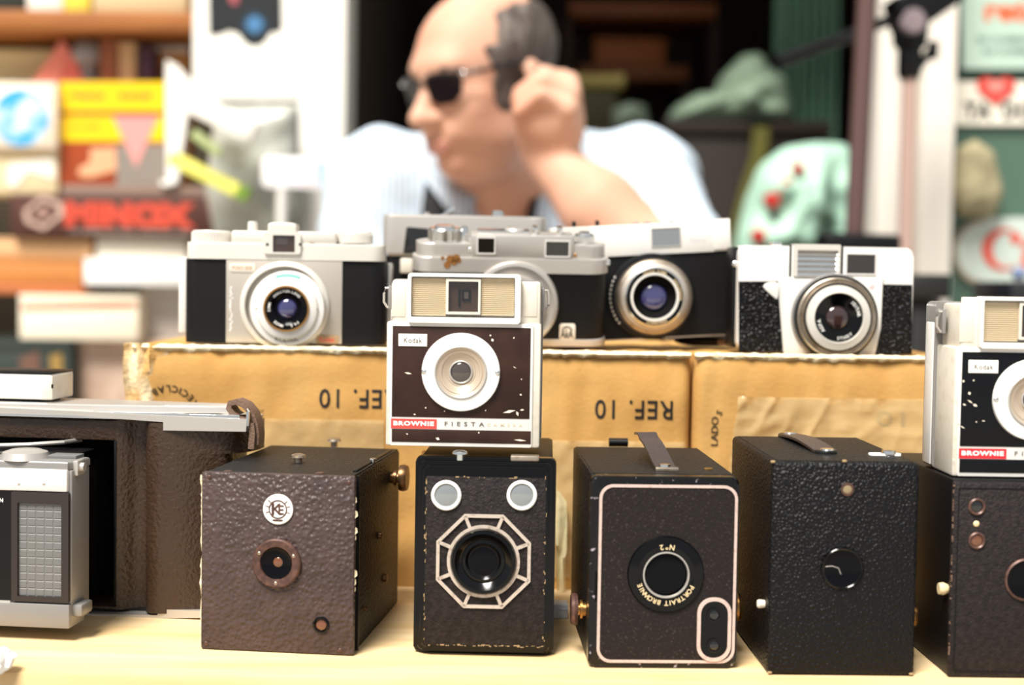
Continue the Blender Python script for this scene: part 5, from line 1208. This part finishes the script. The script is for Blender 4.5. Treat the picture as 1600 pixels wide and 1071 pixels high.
# lower pile, from the plinth upwards
zp = at(100, 640, DF).z
def onpile(name, px0, px1, py0, D, depth, m, label, zb, cat='box', group=BX, lid=True, bev=2):
    a = at((px0+px1)/2, 600, D); f = Fr(name, Vector((a.x, Y(D), zb)))
    pm = (py0)
    x0 = f.px(px0, py0)[0]; x1 = f.px(px1, py0)[0]; z1 = f.px((px0+px1)/2, py0)[1]
    MB().box(x0, x1, 0, depth, 0, z1*.84 if lid else z1, bev).build('tray', m, f.e)
    if lid: MB().box(x0-.8, x1+.8, -.8, depth+.8, z1*.84+.3, z1, bev).build('lid', m, f.e)
    tag(f.e, label, cat, group); f.x0, f.x1, f.z1 = x0, x1, z1; f.top = zb+z1/1000+.0004; return f
b1 = onpile('wooden_crate', -60, 112, 533, DS, 260, cm('#26302a', .7), 'dark green crate at the bottom of the display pile', zp, 'crate')
wpoly(b1, ((30, 560), (60, 548), (64, 585), (34, 590)), cm('#6b4a3c'), -1.2, 'print_patch'); wpoly(b1, ((78, 556), (96, 552), (98, 584), (80, 586)), cm('#9a7a3a'), -1.2, 'print_patch')
b2 = onpile('beige_carton', 122, 420, 533, DS+.03, 240, cm('#d0b6a2', .8, var=(16, '#a88a76', .4, .65)), 'mottled beige carton at the bottom of the display pile', zp, 'box')
b3 = onpile('paper_box', 30, 216, 462, DS, 190, cm('#efe3cb', .6), 'cream flat box with a thin red line across its side', max(b1.top, b2.top))
wpoly(b3, ((34, 477), (212, 474), (212, 480), (34, 484)), cm('#dd7a52'), -1.2, 'red_line')
b4 = onpile('paper_box', 221, 400, 448, DS+.05, 170, cm('#bdb5ad', .7), 'plain grey carton beside the cream box with a red line', b2.top)
b5 = onpile('paper_box', -50, 128, 446, DS+.012, 200, cm('#b4683a', .6), 'thin rust-brown box lying on the cream box', b3.top, lid=False)
b6 = onpile('paper_box', -50, 128, 402, DS+.02, 200, cm('#c07c3c', .6), 'orange-brown box in the middle of the display pile', b5.top)
b7 = onpile('paper_box', 131, 290, 405, DS+.005, 200, cm('#f1efec', .6), 'bright white carton in the middle of the display pile', max(b3.top, b4.top))
b8 = onpile('paper_box', -50, 142, 372, DS+.02, 200, cm('#d9a878', .6), 'peach-coloured flat box under the dark box with red letters', b6.top)
b9 = onpile('paper_box', 150, 292, 372, DS+.02, 200, cm('#e6dccb', .6), 'ivory flat box on the bright white carton', b7.top)
b10 = onpile('film_box', 16, 352, 306, DS+.004, 200, cm('#4a2418', .6), 'dark brown box with large red capital letters and a line-drawn box symbol', max(b8.top, b9.top), lid=False)
lettering('MINOX', mat('minox_red', '#cf4a34', .5), b10.e, b10.px(203, 336, -.6), w=b10.px(306, 336)[0]-b10.px(102, 336)[0], h=b10.z1*.62, y=-.6, bold=.09)
print_line(mat('grey_print', '#9a8a80', .6), b10.e, b10.px(205, 362, -.6), w=190*PM(DS), h=7, y=-.6)
q = [(36, 330), (66, 306), (98, 318), (100, 336), (68, 360), (40, 348)]
MB().frame([b10.px(*p, -.6) for p in q], [b10.px(66+(p[0]-66)*.72, 333+(p[1]-333)*.72, -.6) for p in q], -1.0, .2).build('box_symbol', cm('#c9a999'), b10.e, smooth=False)
MB().prism([b10.px(66+(p[0]-66)*.34, 333+(p[1]-333)*.34, -.6) for p in q], -1.0, .2).build('box_symbol_core', cm('#a98678'), b10.e, smooth=False)
b11 = onpile('paper_box', 96, 352, 291, DS+.02, 180, cm('#8d7466', .5), 'flat grey-brown box lying on the dark red-lettered box', b10.top, lid=False)
# yellow pack
b12 = onpile('flash_pack', 93, 259, 127, DS+.022, 90, cm('#a34319', .45), 'tall yellow and brown pack with a pink triangle on its front', b11.top, 'box', lid=False)
wpoly(b12, ((94, 128), (258, 128), (258, 174), (94, 174)), cm('#f4cc08', .4), -.2, 'yellow_band'); wpoly(b12, ((94, 182), (258, 182), (258, 221), (94, 221)), cm('#f4cc08', .4), -.2, 'yellow_band')
wpoly(b12, ((182, 226), (258, 226), (258, 290), (182, 290)), cm('#8d8278', .5), -.2, 'grey_panel')
wpoly(b12, ((176, 182), (248, 182), (213, 262)), cm('#e79a94', .5), -.8, 'pink_triangle')
wpoly(b12, ((142, 232), (180, 230), (182, 266), (140, 278), (122, 274), (124, 262), (140, 254)), cm('#e7ab80', .5), -.3, 'hand_print')
lettering('FREEZE', mat('band_print', '#5a5028', .6), b12.e, b12.px(137, 150, -1), w=54*PM(DS), h=10, y=-1.0, bold=.03); lettering('BUDGET', 'band_print', b12.e, b12.px(213, 150, -1.3), w=54*PM(DS), h=10, y=-1.3, bold=.03)
print_line(mat('band_print2', '#b07a00', .6), b12.e, b12.px(133, 198, -1), w=46*PM(DS), h=8, y=-1.0)
b13 = onpile('paper_box', -60, 90, 233, DS+.015, 150, cm('#e6cfa4', .6), 'cream carton lying on the red-lettered box beside the yellow pack', b10.top)
wpoly(b13, ((14, 255), (84, 246), (86, 280), (44, 268), (24, 292), (12, 290)), cm('#f7efe2'), -1.2, 'white_patch')  # irregular white patch on the front of this carton
b14 = onpile('globe_box', -60, 88, 128, DS+.002, 110, cm('#f0dfc8', .6), 'cream box printed with a round blue globe', b13.top, lid=False)
c = b14.px(33, 184, -.3); gm = mat('globe', '#3aa6dc', .5, var=(18, '#e4ecee', .45, .58)); MB().lathe(c, [(44*PM(DS), .2), (44*PM(DS), -.8), (0, -.9)], 40).build('globe_print', gm, b14.e)
b15 = onpile('paper_box', -60, 84, 76, DS+.12, 130, cm('#e2cf9c', .6), 'straw-coloured box behind the globe box', b14.top if False else b13.top)
# folded pink card, grey dome, tan boxes standing on the yellow pack
f = Fr('folded_card', Vector((at(88, 108, DS+.06).x, Y(DS+.05), b12.top))); f.e.location.z = b14.top
z_ = f.px(88, 62)[1]+ (f.m.translation.z-b14.top)*1000; xa, xb_ = f.px(46, 100)[0], f.px(136, 100)[0]; xm = f.px(96, 100)[0]
z_ = (at(92, 62, DS+.05).z-b14.top)*1000
MB().prism([(xa, 0), (xm, z_), (xm+14, z_-20), (xm-6, 0)], 0, 40).build('card_leaf', cm('#e0806c', .6), f.e, smooth=False); MB().prism([(xm+14.5, z_-20), (xb_, 0), (xm-5, 0)], 2, 38).build('card_leaf', cm('#e4725f', .6), f.e, smooth=False)
f.e['label'] = 'folded red-pink card standing like a tent on the globe box'; f.e['category'] = 'card'
def standing(name, px0, px1, py0, D, zb, dp, m, label, cat='box'): return onpile(name, px0, px1, py0, D, dp, m, label, zb, cat, BX)
f = Fr('lamp_reflector', Vector((at(130, 100, DS+.04).x, Y(DS+.045), b12.top))); rr = 27*PM(DS); zc = (at(130, 78, DS).z-b12.top)*1000
MB().lathe((0, 22), [(rr*.5, 0), (rr*.45, zc-rr*.7), (rr*.9, zc-rr*.3), (rr, zc), (rr*.86, zc+rr*.5), (rr*.5, zc+rr*.86), (0, zc+rr)], 28, 'z').build('dome', cm('#8f8b88', .3), f.e); MB().lathe((0, 22), [(rr*.6, 0), (rr*.6, 5), (rr*.5, 6)], 24, 'z').build('foot', 'satin_black', f.e)
tag(f.e, 'grey domed reflector standing on the yellow pack', 'lamp')
standing('paper_box', 156, 184, 62, DS+.05, b12.top, 40, cm('#9a5a36'), 'small brown box on the yellow pack beside the dome')
standing('paper_box', 186, 212, 66, DS+.05, b12.top, 40, cm('#cfa878'), 'small tan box on the yellow pack')
standing('paper_box', 216, 240, 74, DS+.05, b12.top, 40, cm('#4a2a3a'), 'small plum box on the yellow pack')
# white paper cone, right of the pack
f = Fr('paper_cone', Vector((at(272, 290, DS).x, Y(DS+.03), b11.top))); a = [f.px(*p) for p in ((264, 288), (280, 288), (304, 130), (280, 104), (264, 96), (263, 118))]
mb = MB(); mb.prism(a, -18, -12, 'y'); mb.prism([(x*.92+3, z*.97+2) for x, z in a], -8, -2, 'y'); mb.build('paper_fold', cm('#f6f3ec', .7), f.e, smooth=False); MB().box(f.px(256, 0)[0], f.px(276, 0)[0], -19, 4, 0, 8, 1).build('paper_foot', cm('#f6f3ec', .7), f.e)
tag(f.e, 'folded white paper standing beside the yellow pack', 'paper')
f = Fr('paper_box', Vector((at(262, 108, DS+.07).x, Y(DS+.1), b11.top))); zq = f.px(262, 72)[1]; MB().box(-32, 28, 0, 50, 0, zq-10, 2).build('tray', cm('#d9a05c'), f.e); MB().box(-32, 28, 0, 50, zq-10, zq, 2).build('lid', cm('#efe6da'), f.e)
tag(f.e, 'tall ochre box with a white lid behind the folded white paper', 'box', BX)
# ------------------------------------------------------------------ the white pier: poster, bags, strips
f = Fr('poster', Vector((at(382, 155, DF).x, yf-.004, at(382, 157, DF).z)))
def pp_(pts, m, y, nm): return MB().prism([f.px(*p, y) for p in pts], y-.4, y+.3+(3 if nm == 'sheet' else 0)).build(nm, m, f.e, smooth=False)
pp_(((302, -60), (463, -60), (463, 156), (302, 156)), cm('#f8f4ea', .5), 0, 'sheet')
pp_(((326, -10), (440, -10), (441, 44), (434, 52), (424, 50), (412, 68), (398, 73), (384, 68), (372, 52), (358, 48), (344, 54), (327, 56)), cm('#15191b', .5), -.6, 'camera_print')
pp_(((356, -8), (372, -8), (372, 6), (362, 7)), cm('#b0545c', .5), -1.2, 'red_print')
c = f.px(398, 38, -1.2); MB().lathe(c, [(22*PM(DF), -.8), (22*PM(DF), -1.6), (0, -1.7)], 32).build('lens_print', cm('#20303c', .4), f.e); MB().lathe(c, [(13*PM(DF), -1.6), (13*PM(DF), -2.2), (0, -2.2)], 28).build('lens_print', cm('#4a7ba8', .4), f.e)
c = f.px(440, 118, -.6); MB().lathe(c, [(4.5*PM(DF), 0), (4.5*PM(DF), -1), (0, -1)], 20).build('blue_dot', cm('#2f86d0', .5), f.e)
print_line(cm('#d8d2c6'), f.e, f.px(352, 112, -.7), w=50*PM(DF), h=7, y=-.7); print_line(cm('#d8d2c6'), f.e, f.px(352, 124, -.7), w=50*PM(DF), h=7, y=-.7)
for px in (330, 440): MB().tube([(f.px(px, -58)[0], 2, f.px(px, -58)[1]), (f.px(px, -58)[0], 30, (2.6-f.m.translation.z)*1000)], 1.2, 6).build('cord', 'satin_metal', f.e)
tag(f.e, 'white hanging poster with a picture of a black camera, next to the pier', 'poster')
def wad(name, poly, D, depth, m, label, cat, seed, zfoot=None, sub=3, hang=False):
    """soft crumpled thing: an inflated outline with folds"""
    cx = sum(p[0] for p in poly)/len(poly); cy = max(p[1] for p in poly); a = at(cx, cy, D); f = Fr(name, Vector((a.x, Y(D), a.z if zfoot is None else zfoot)))
    P = [Vector((*f.px(*p, 0),)) for p in poly]; n = 48; L = [0]
    for i in range(len(P)): L.append(L[-1]+(P[(i+1) % len(P)]-P[i]).length)
    out = []
    for k in range(n):
        s_ = L[-1]*k/n; i = max(j for j in range(len(P)) if L[j] <= s_); out.append(P[i].lerp(P[(i+1) % len(P)], (s_-L[i])/(L[i+1]-L[i])))
    c = sum(out, Vector((0, 0)))/n; vs = []; rings = 9
    for sgn in (-1, 1):
        for r_ in range(rings):
            t0 = r_/rings
            for p in out:
                q = c.lerp(p, 1-t0 if r_ else 1); h_ = depth*.5*math.sqrt(max(0, 1-(1-t0)**2)); h_ *= 1+.5*noise.noise((q.x*.022, q.y*.022, seed+sgn)); y = sgn*h_+6*noise.noise((q.x*.05, q.y*.05, seed*2))*t0
                vs.append((q.x, y+depth*.5, q.y))
        vs.append((c.x, depth*.5+sgn*depth*.5, c.y))
    m_ = rings*n+1; fs = []
    for s2 in range(2):
        o = s2*m_
        for r_ in range(rings-1):
            for k in range(n): fs.append((o+r_*n+k, o+r_*n+(k+1) % n, o+(r_+1)*n+(k+1) % n, o+(r_+1)*n+k))
        for k in range(n): fs.append((o+(rings-1)*n+k, o+(rings-1)*n+(k+1) % n, o+rings*n))
    b = bmesh.new(); Vv = [b.verts.new(v) for v in vs]
    for q in fs: b.faces.new([Vv[i] for i in q])
    bmesh.ops.remove_doubles(b, verts=b.verts[:], dist=.5); MB().bm(b).build('bag', m, f.e, ang=180)
    tag(f.e, label, cat); return f
f = wad('plastic_bag', ((330, 160), (462, 158), (464, 330), (440, 380), (330, 380), (312, 300)), DF-.09, 70, cm('#a9aaa0', .35), 'grey crumpled plastic bag hanging below the poster', 'bag', 3)
MB().tube([(f.px(400, 160)[0], 30, f.px(400, 162)[1]), (f.px(400, 160)[0], 60, f.px(400, 156)[1]), (f.px(400, 160)[0], 88, f.px(400, 154)[1])], 3, 8).build('hook', 'chrome', f.e)
def bar(name, p0, p1, wpx, D, th, m, label, cat, capm=None):
    a, b_ = at(*p0, D), at(*p1, D); mid = (a+b_)/2; f = Fr(name, mid); ax_ = (b_-a); L = ax_.length*1000; ang = math.atan2(ax_.z, ax_.x); wq = wpx*PM(D)/2
    R2 = lambda x, z: (x*math.cos(ang)-z*math.sin(ang), x*math.sin(ang)+z*math.cos(ang))
    MB().prism([R2(x, z) for x, z in rrect(-L/2, L/2, -wq, wq, wq*.35)], -th/2, th/2, 'y', min(1.5, th*.2)).build('strip', m, f.e)
    if capm: MB().prism([R2(x, z) for x, z in rrect(L/2-wq*1.6, L/2+1, -wq*1.04, wq*1.04, wq*.35)], -th/2-.5, th/2+.5, 'y').build('end_cap', capm, f.e)
    tag(f.e, label, cat); return f
bar('tube_pack', (268, 246), (388, 306), 22, DF-.14, 22, cm('#e2dc6a', .5), 'slanting yellow-green tube leaning against the grey plastic bag', 'tube', cm('#6d8a2c'))
bar('paper_roll', (296, 158), (398, 208), 34, DF-.15, 34, cm('#f2ece2', .6), 'slanting white paper roll below the poster', 'paper')
bar('tube_pack', (302, 208), (344, 240), 14, DF-.16, 14, cm('#a8b47c', .5), 'short olive tube below the white paper roll', 'tube')
# label stand in front of the pier
D6 = 2.1
f = Fr('price_stand', Vector((at(466, 300, D6).x, Y(D6), 0))); zq = f.px(466, 270)[1]
a = f.px(409, 293); b_ = f.px(523, 246)
lb = MB().prism(rrect(a[0], b_[0], a[1], b_[1], 8), 0, 16, 'y', 2).build('label_plate', cm('#f6f2f2', .4), f.e)
for (u0, u1, col) in ((450, 470, '#e7dcf0'), (470, 492, '#f0d8de'), (494, 520, '#a8bfdc')):
    a_ = f.px(u0, 288); c_ = f.px(u1, 251); MB().box(a_[0], c_[0], -.5, 1, a_[1], c_[1]).build('colour_field', cm(col, .4), lb)
xx = f.px(440, 300)[0]; MB().tube([(xx, 8, 12), (xx, 8, a[1]+4)], 8.5, 14).build('post', 'white_enamel', f.e); MB().lathe((xx, 8), [(60, 0), (58, 10), (14, 16), (9, 30)], 36, 'z').build('foot', 'white_enamel', f.e)
tag(f.e, 'white price label with a blue end on a slim white post', 'sign')
xq = at(417, 330, DF-.02); f = Fr('wooden_post', Vector((xq.x, Y(DF-.03), 0))); MB().box(-11, 11, 0, 24, 0, f.px(417, 290)[1], 2).build('shaft', 'shelf_wood', f.e); MB().box(-14, 14, -3, 24, 0, 40, 2).build('shoe', 'shelf_wood', f.e)
tag(f.e, 'short brown wooden post against the white pier', 'post')
f = Fr('black_batten', Vector((at(458, 330, DF).x, Y(DF-.02), 0))); MB().box(-7, 7, 0, 16, 0, f.px(458, 300)[1], 1.5).build('shaft', 'satin_black', f.e); MB().box(-9, 9, -2, 16, 0, 30, 1).build('shoe', 'satin_black', f.e)
tag(f.e, 'thin black batten standing against the white pier', 'post')

# ------------------------------------------------------------------ dark shop interior
D7 = 3.4
for k, (px0, px1, py, lab) in enumerate(((890, 1120, 6, 'brown wooden shelf at the top of the dark shop interior'), (905, 1075, 106, 'brown wooden shelf behind the raised fist in the dark shop'))):
    a = at(px0, py, D7); b_ = at(px1, py, D7); f = Fr('wall_shelf', Vector(((a.x+b_.x)/2, Y(D7), a.z))); W_ = (b_.x-a.x)*500
    MB().box(-W_, W_, 0, 320, -26, 8, 2).build('board', cm('#8a4a1c', .6), f.e)
    for s_ in (-1, 1): MB().box(s_*W_-10, s_*W_+10, 40, 320, -a.z*1000, -26.5).build('upright', cm('#3a1d0d', .7), f.e)
    tag(f.e, lab, 'shelf')
    zsh = a.z+.0085
    if k == 1:
        g2 = Fr('cardboard_box', Vector(((a.x+b_.x)/2, Y(D7)+.06, zsh))); MB().box(-90, 80, 0, 120, 0, 60, 3).build('tray', cm('#a85c20', .6), g2.e); MB().box(-92, 82, -2, 122, 60.5, 74, 3).build('lid', cm('#a85c20', .6), g2.e); tag(g2.e, 'orange-brown cardboard box on the shelf behind the raised fist', 'box')
def stand(name, px0, px1, py, D, depth, m, label, cat):
    a, b_ = at(px0, py, D), at(px1, py, D); f = Fr(name, Vector(((a.x+b_.x)/2, Y(D), 0))); W_ = (b_.x-a.x)*500; H_ = a.z*1000
    MB().box(-W_, W_, 0, depth, H_-30, H_, 3).build('top', m, f.e); MB().box(-W_+8, W_-8, 10, depth-10, 60, H_-30.5, 2).build('body', m, f.e); MB().box(-W_+20, W_-20, 30, depth-20, 0, 59.5).build('plinth', 'satin_black', f.e)
    tag(f.e, label, cat); f.top = a.z; return f
ct = stand('shop_counter', 1040, 1300, 186, 3.0, 210, cm('#2e2118', .6), 'dark counter carrying pale green bags inside the shop', 'counter')
wad('cloth_bag', ((1045, 186), (1060, 160), (1095, 140), (1115, 150), (1135, 110), (1170, 76), (1200, 72), (1215, 100), (1240, 112), (1252, 184)), 3.02, 160, cm('#b2ccae', .7), 'pale green cloth bags heaped on the dark counter', 'bag', 5, zfoot=ct.top+.001)
c2 = stand('shop_counter', 880, 1020, 202, 2.95, 380, cm('#3a3220', .6), 'low olive-brown cabinet behind the person inside the shop', 'cabinet')
f = Fr('rolled_paper', Vector((at(925, 120, 2.98).x, Y(3.0), c2.top+.0005))); zz = f.px(925, 122)[1]; MB().box(-70, 60, 60, 200, 0, zz-20, 4).build('case', cm('#3a3414', .7), f.e); MB().tube([(-75, 90, zz), (75, 90, zz+4)], 19, 16).build('roll', cm('#9a8a4a', .7), f.e)
tag(f.e, 'olive case with a yellowish paper roll on top, on the low cabinet', 'case')
f = wad('cloth_bag', ((958, 200), (956, 168), (985, 156), (1012, 162), (1020, 200)), 2.90, 80, cm('#5d6a5a', .7), 'small grey-green bag on the low cabinet', 'bag', 9, zfoot=c2.top+.001)
# hanging strap
f = Fr('hanging_strap', at(1175, 195, 2.95)); pts = [(*f.px(*p, 0),) for p in ((1190, 192), (1186, 240), (1170, 290), (1156, 345), (1150, 420))]
MB().strap([(x, 0, z) for x, z in pts], (1, 0, .2), 34, 4).build('webbing', cm('#6f6a2c', .8), f.e); MB().box(pts[0][0]-20, pts[0][0]+20, -4, 30, pts[0][1]-6, pts[0][1]+8, 1).build('buckle', 'satin_black', f.e)
tag(f.e, 'olive webbing strap hanging from the dark counter', 'strap')
bg_ = cm('#a9cdb8', .6)
c3 = stand('shop_counter', 1130, 1360, 430, 2.55, 300, cm('#30241b', .6), 'low dark bench carrying the mint green sack', 'bench')
f = wad('sack', ((1150, 428), (1160, 380), (1176, 310), (1200, 252), (1240, 222), (1290, 214), (1340, 216), (1362, 250), (1364, 428)), 2.56, 190, bg_, 'mint green sack with red marks on the low dark bench', 'bag', 6, zfoot=c3.top+.001)
for (px, py, r_) in ((1205, 313, 11), (1184, 368, 10), (1228, 285, 7), (1246, 264, 8), (1220, 296, 5)):
    q = f.px(px, py, 20); MB().lathe(q, [(r_*PM(2.56), 34), (r_*PM(2.56), 2), (0, -1)], 18).build('red_mark', cm('#c2281e', .6), f.e)
# green curtain with folds
a, b_ = at(1212, 100, 3.25), at(1312, 100, 3.25); f = Fr('green_curtain', Vector((a.x, Y(3.25), 0))); W_ = (b_.x-a.x)*1000; vs = []; n = 60
for zq in (20, 900, 1900, 2900):
    for i in range(n+1): vs.append((W_*i/n, 26*math.sin(i*.75+zq*.0002), zq))
fs = [(j*(n+1)+i, j*(n+1)+i+1, (j+1)*(n+1)+i+1, (j+1)*(n+1)+i) for j in range(3) for i in range(n)]
o = MB().add(vs, fs).build('cloth', cm('#a5d2b3', .8), f.e, ang=180); s2 = o.modifiers.new('th', 'SOLIDIFY'); s2.thickness = .004
MB().tube([(-40, 0, 2910), (W_+40, 0, 2910)], 14, 12).build('rail', 'satin_metal', f.e); tag(f.e, 'soft green curtain hanging at the back of the shop', 'curtain')
# ------------------------------------------------------------------ poles and tripod at the right
D8 = 1.95
f = Fr('stand_pole', Vector((at(1306, 300, D8).x, Y(D8), 0)), roll=1.5)
MB().tube([(0, 0, 12), (0, 0, 1900)], 13.5, 18).build('tube', cm('#5b4440', .35), f.e); MB().lathe((0, 0), [(70, 0), (68, 12), (20, 22), (16, 60)], 40, 'z').build('base', 'satin_black', f.e)
zc = f.px(1306, 380)[1]; MB().box(-48, 58, -28, 28, zc-18, zc+14, 6).build('clamp', 'satin_black', f.e); tag(f.e, 'mauve-brown metal pole with a black clamp, beside the shop doorway', 'pole')
D9 = 2.05
f = Fr('tripod', Vector((at(1420, 300, D9).x, Y(D9), 0))); P3 = lambda px, py, y=0: (lambda q: (q[0], y, q[1]))(f.px(px, py, y))
zh = P3(1420, 115)[2]; MB().tube([(0, 0, 380), (P3(1421, 118)[0], 0, zh)], 11, 16).build('column', cm('#c7a79a', .35), f.e)
for k in range(3):
    t0 = R(90+120*k); MB().tube([(18*math.cos(t0), 18*math.sin(t0), 660), (95*math.cos(t0), 95*math.sin(t0), 6)], [13, 9], 12).build('leg', 'satin_black', f.e)
MB().lathe((0, 0), [(26, 620), (30, 640), (30, 690), (20, 710)], 24, 'z').build('collar', 'satin_black', f.e)
q = P3(1421, 90); MB().lathe((q[0], 0), [(14, zh-8), (17, zh), (17, zh+34), (24, zh+40), (26, zh+70), (22, zh+84), (0, zh+86)], 24, 'z').build('head', 'satin_black', f.e)
q = P3(1418, 38); MB().lathe((q[0], q[2]), [(19, 20), (19, -30), (16, -33), (0, -34)], 26).build('tilt_knob', cm('#8a7c80', .3), f.e)
q2 = P3(1455, 82); MB().tube([(P3(1430, 88)[0], 0, P3(0, 92)[2]), (q2[0], 0, q2[2]+4)], 6, 10).box(q2[0]-4, q2[0]+9, -8, 8, q2[2]-10, q2[2]+16, 3).build('side_knob', 'satin_black', f.e)
MB().prism([P3(*p)[::2] for p in ((1388, 2), (1492, -30), (1498, 4), (1452, 36), (1400, 46))], -32, 32, 'y', 4).build('platform', 'satin_black', f.e)
MB().tube([P3(1398, 28, -10), P3(1300, 66, -60), P3(1214, 98, -95)], [8, 8.5, 11], 12).build('pan_handle', 'satin_black', f.e)
tag(f.e, 'black tripod with a rosy metal column and a long pan handle', 'tripod')
# ------------------------------------------------------------------ signs on the green window
D10 = DF+.045
def sign(name, poly, m, label, th=6):
    cx = sum(p[0] for p in poly)/len(poly); cy = max(p[1] for p in poly); f = Fr(name, at(cx, cy, D10)); f.m.translation.y = Y(D10); MB().prism([f.px(*p) for p in poly], -th, 0, 'y').build('plate', m, f.e, smooth=False); tag(f.e, label, 'sign'); return f
f = sign('window_sign', ((1487, -60), (1720, -60), (1720, 122), (1487, 122)), cm('#0c2b1f', .5), 'pale green window sign in a dark frame with orange letters')
MB().prism([f.px(*p, -6) for p in ((1500, -50), (1708, -50), (1708, 108), (1504, 108))], -8, -5).build('panel', cm('#b4cabb', .5), f.e, smooth=False)
lettering('retoc', cm('#d96a44', .5), f.e, f.px(1598, 18, -8), w=118*PM(D10), h=32*PM(D10), y=-8.2, bold=.05)
print_line(cm('#4a6458', .6), f.e, f.px(1600, 62, -8), w=148*PM(D10), h=11, y=-8.2); print_line(cm('#4a6458', .6), f.e, f.px(1606, 80, -8), w=140*PM(D10), h=11, y=-8.2)
f = sign('window_sticker', ((1482, 128), (1720, 128), (1720, 196), (1492, 196)), cm('#efe8d8', .5), 'cream sticker with a red heart and dark capital letters on the window', 4)
hx, hy = 1556, 138; hpts = []
for k in range(40):
    t0 = 2*PI*k/40; hpts.append((hx+1.85*16*math.sin(t0)**3, hy-1.55*(13*math.cos(t0)-5*math.cos(2*t0)-2*math.cos(3*t0)-math.cos(4*t0))+2))
MB().prism([f.px(*p, -5) for p in hpts], -8, -4).build('heart', cm('#dc4038', .4), f.e, smooth=False); MB().prism([f.px(hx+(a-hx)*.5, hy-4+(b_-hy)*.5, -8) for a, b_ in hpts], -8.6, -8).build('heart_core', cm('#eb8f84', .4), f.e, smooth=False)
lettering('TA', 'print_black', f.e, f.px(1528, 173, -5), w=44*PM(D10), h=27, y=-5.2, bold=.04); lettering('DO', 'print_black', f.e, f.px(1590, 173, -5), w=44*PM(D10), h=27, y=-5.2, bold=.04)
cc = (1600, 394); pts = [(cc[0]-60+(-52)*math.cos(R(t0)) if False else 0, 0) for t0 in (0,)]
f = sign('oval_sign', [(1542+54*math.cos(R(t0)), 394-54*math.sin(R(t0))) for t0 in range(90, 271, 10)]+[(1720, 448), (1720, 340)], cm('#c4cfc6', .5), 'pale rounded sign with large red letters low on the window', 6)
q = [(1541+52*math.cos(R(t0)), 394-52*math.sin(R(t0))) for t0 in range(90, 271, 10)]; q2 = [(1541+46*math.cos(R(t0)), 394-46*math.sin(R(t0))) for t0 in range(270, 89, -10)]
MB().prism([f.px(*p, -6) for p in q+q2], -7, -6).build('rim_line', cm('#a38d78', .5), f.e, smooth=False)
c0 = f.px(1568, 390, -7); mb = MB(); pt = []
for t0 in range(55, 306, 10): pt.append((c0[0]+33*PM(D10)*1.0*math.cos(R(t0)), c0[1]+32*PM(D10)*math.sin(R(t0))))
pi_ = []
for t0 in range(305, 54, -10): pi_.append((c0[0]+(7+26*1.0*math.cos(R(t0)))*PM(D10)*.98, c0[1]+28*PM(D10)*math.sin(R(t0))))
mb.prism(pt+pi_, -8, -6.5); mb.lathe(f.px(1587, 373, -7), [(8*PM(D10), -6.5), (8*PM(D10), -8), (0, -8)], 18); mb.build('letter_c', cm('#da3a1e', .4), f.e, smooth=False)
lettering('anon', cm('#da3a1e', .4), f.e, f.px(1652, 398, -7), w=110*PM(D10), h=46, y=-7.2, bold=.03)
# things seen through / standing before the window
wad('cloth_bundle', ((1490, 300), (1500, 230), (1530, 215), (1560, 235), (1575, 300), (1560, 338), (1505, 338)), D10-.05, 40, cm('#9a9070', .8), 'khaki bundle against the green window above the rounded sign', 'bundle', 8)
f = stand('camera_case', 1420, 1486, 428, 1.72, 120, cm('#0d0c0c', .6), 'tall black case behind the white-bodied camera', 'case')
f = stand('display_stand', 1580, 1680, 440, 1.72, 140, cm('#10121a', .5), 'black display stand with a pale blue glass ball', 'stand')
g3 = Fr('glass_ball', Vector((at(1598, 436, 1.76).x+.006, Y(1.79), f.top+.0005))); MB().lathe((0, 0), [(0, 0)]+[(9*math.sin(R(t0)), 9-9*math.cos(R(t0))) for t0 in range(15, 180, 15)]+[(0, 18)], 28, 'z').build('ball', cm('#6f80a0', .1), g3.e); MB().ring((0, 0), [(5, 0), (7, 0), (7, 2), (5, 2)], 24, 'z').build('rest', 'satin_metal', g3.e)
tag(g3.e, 'pale blue glass ball on the black display stand', 'ball')
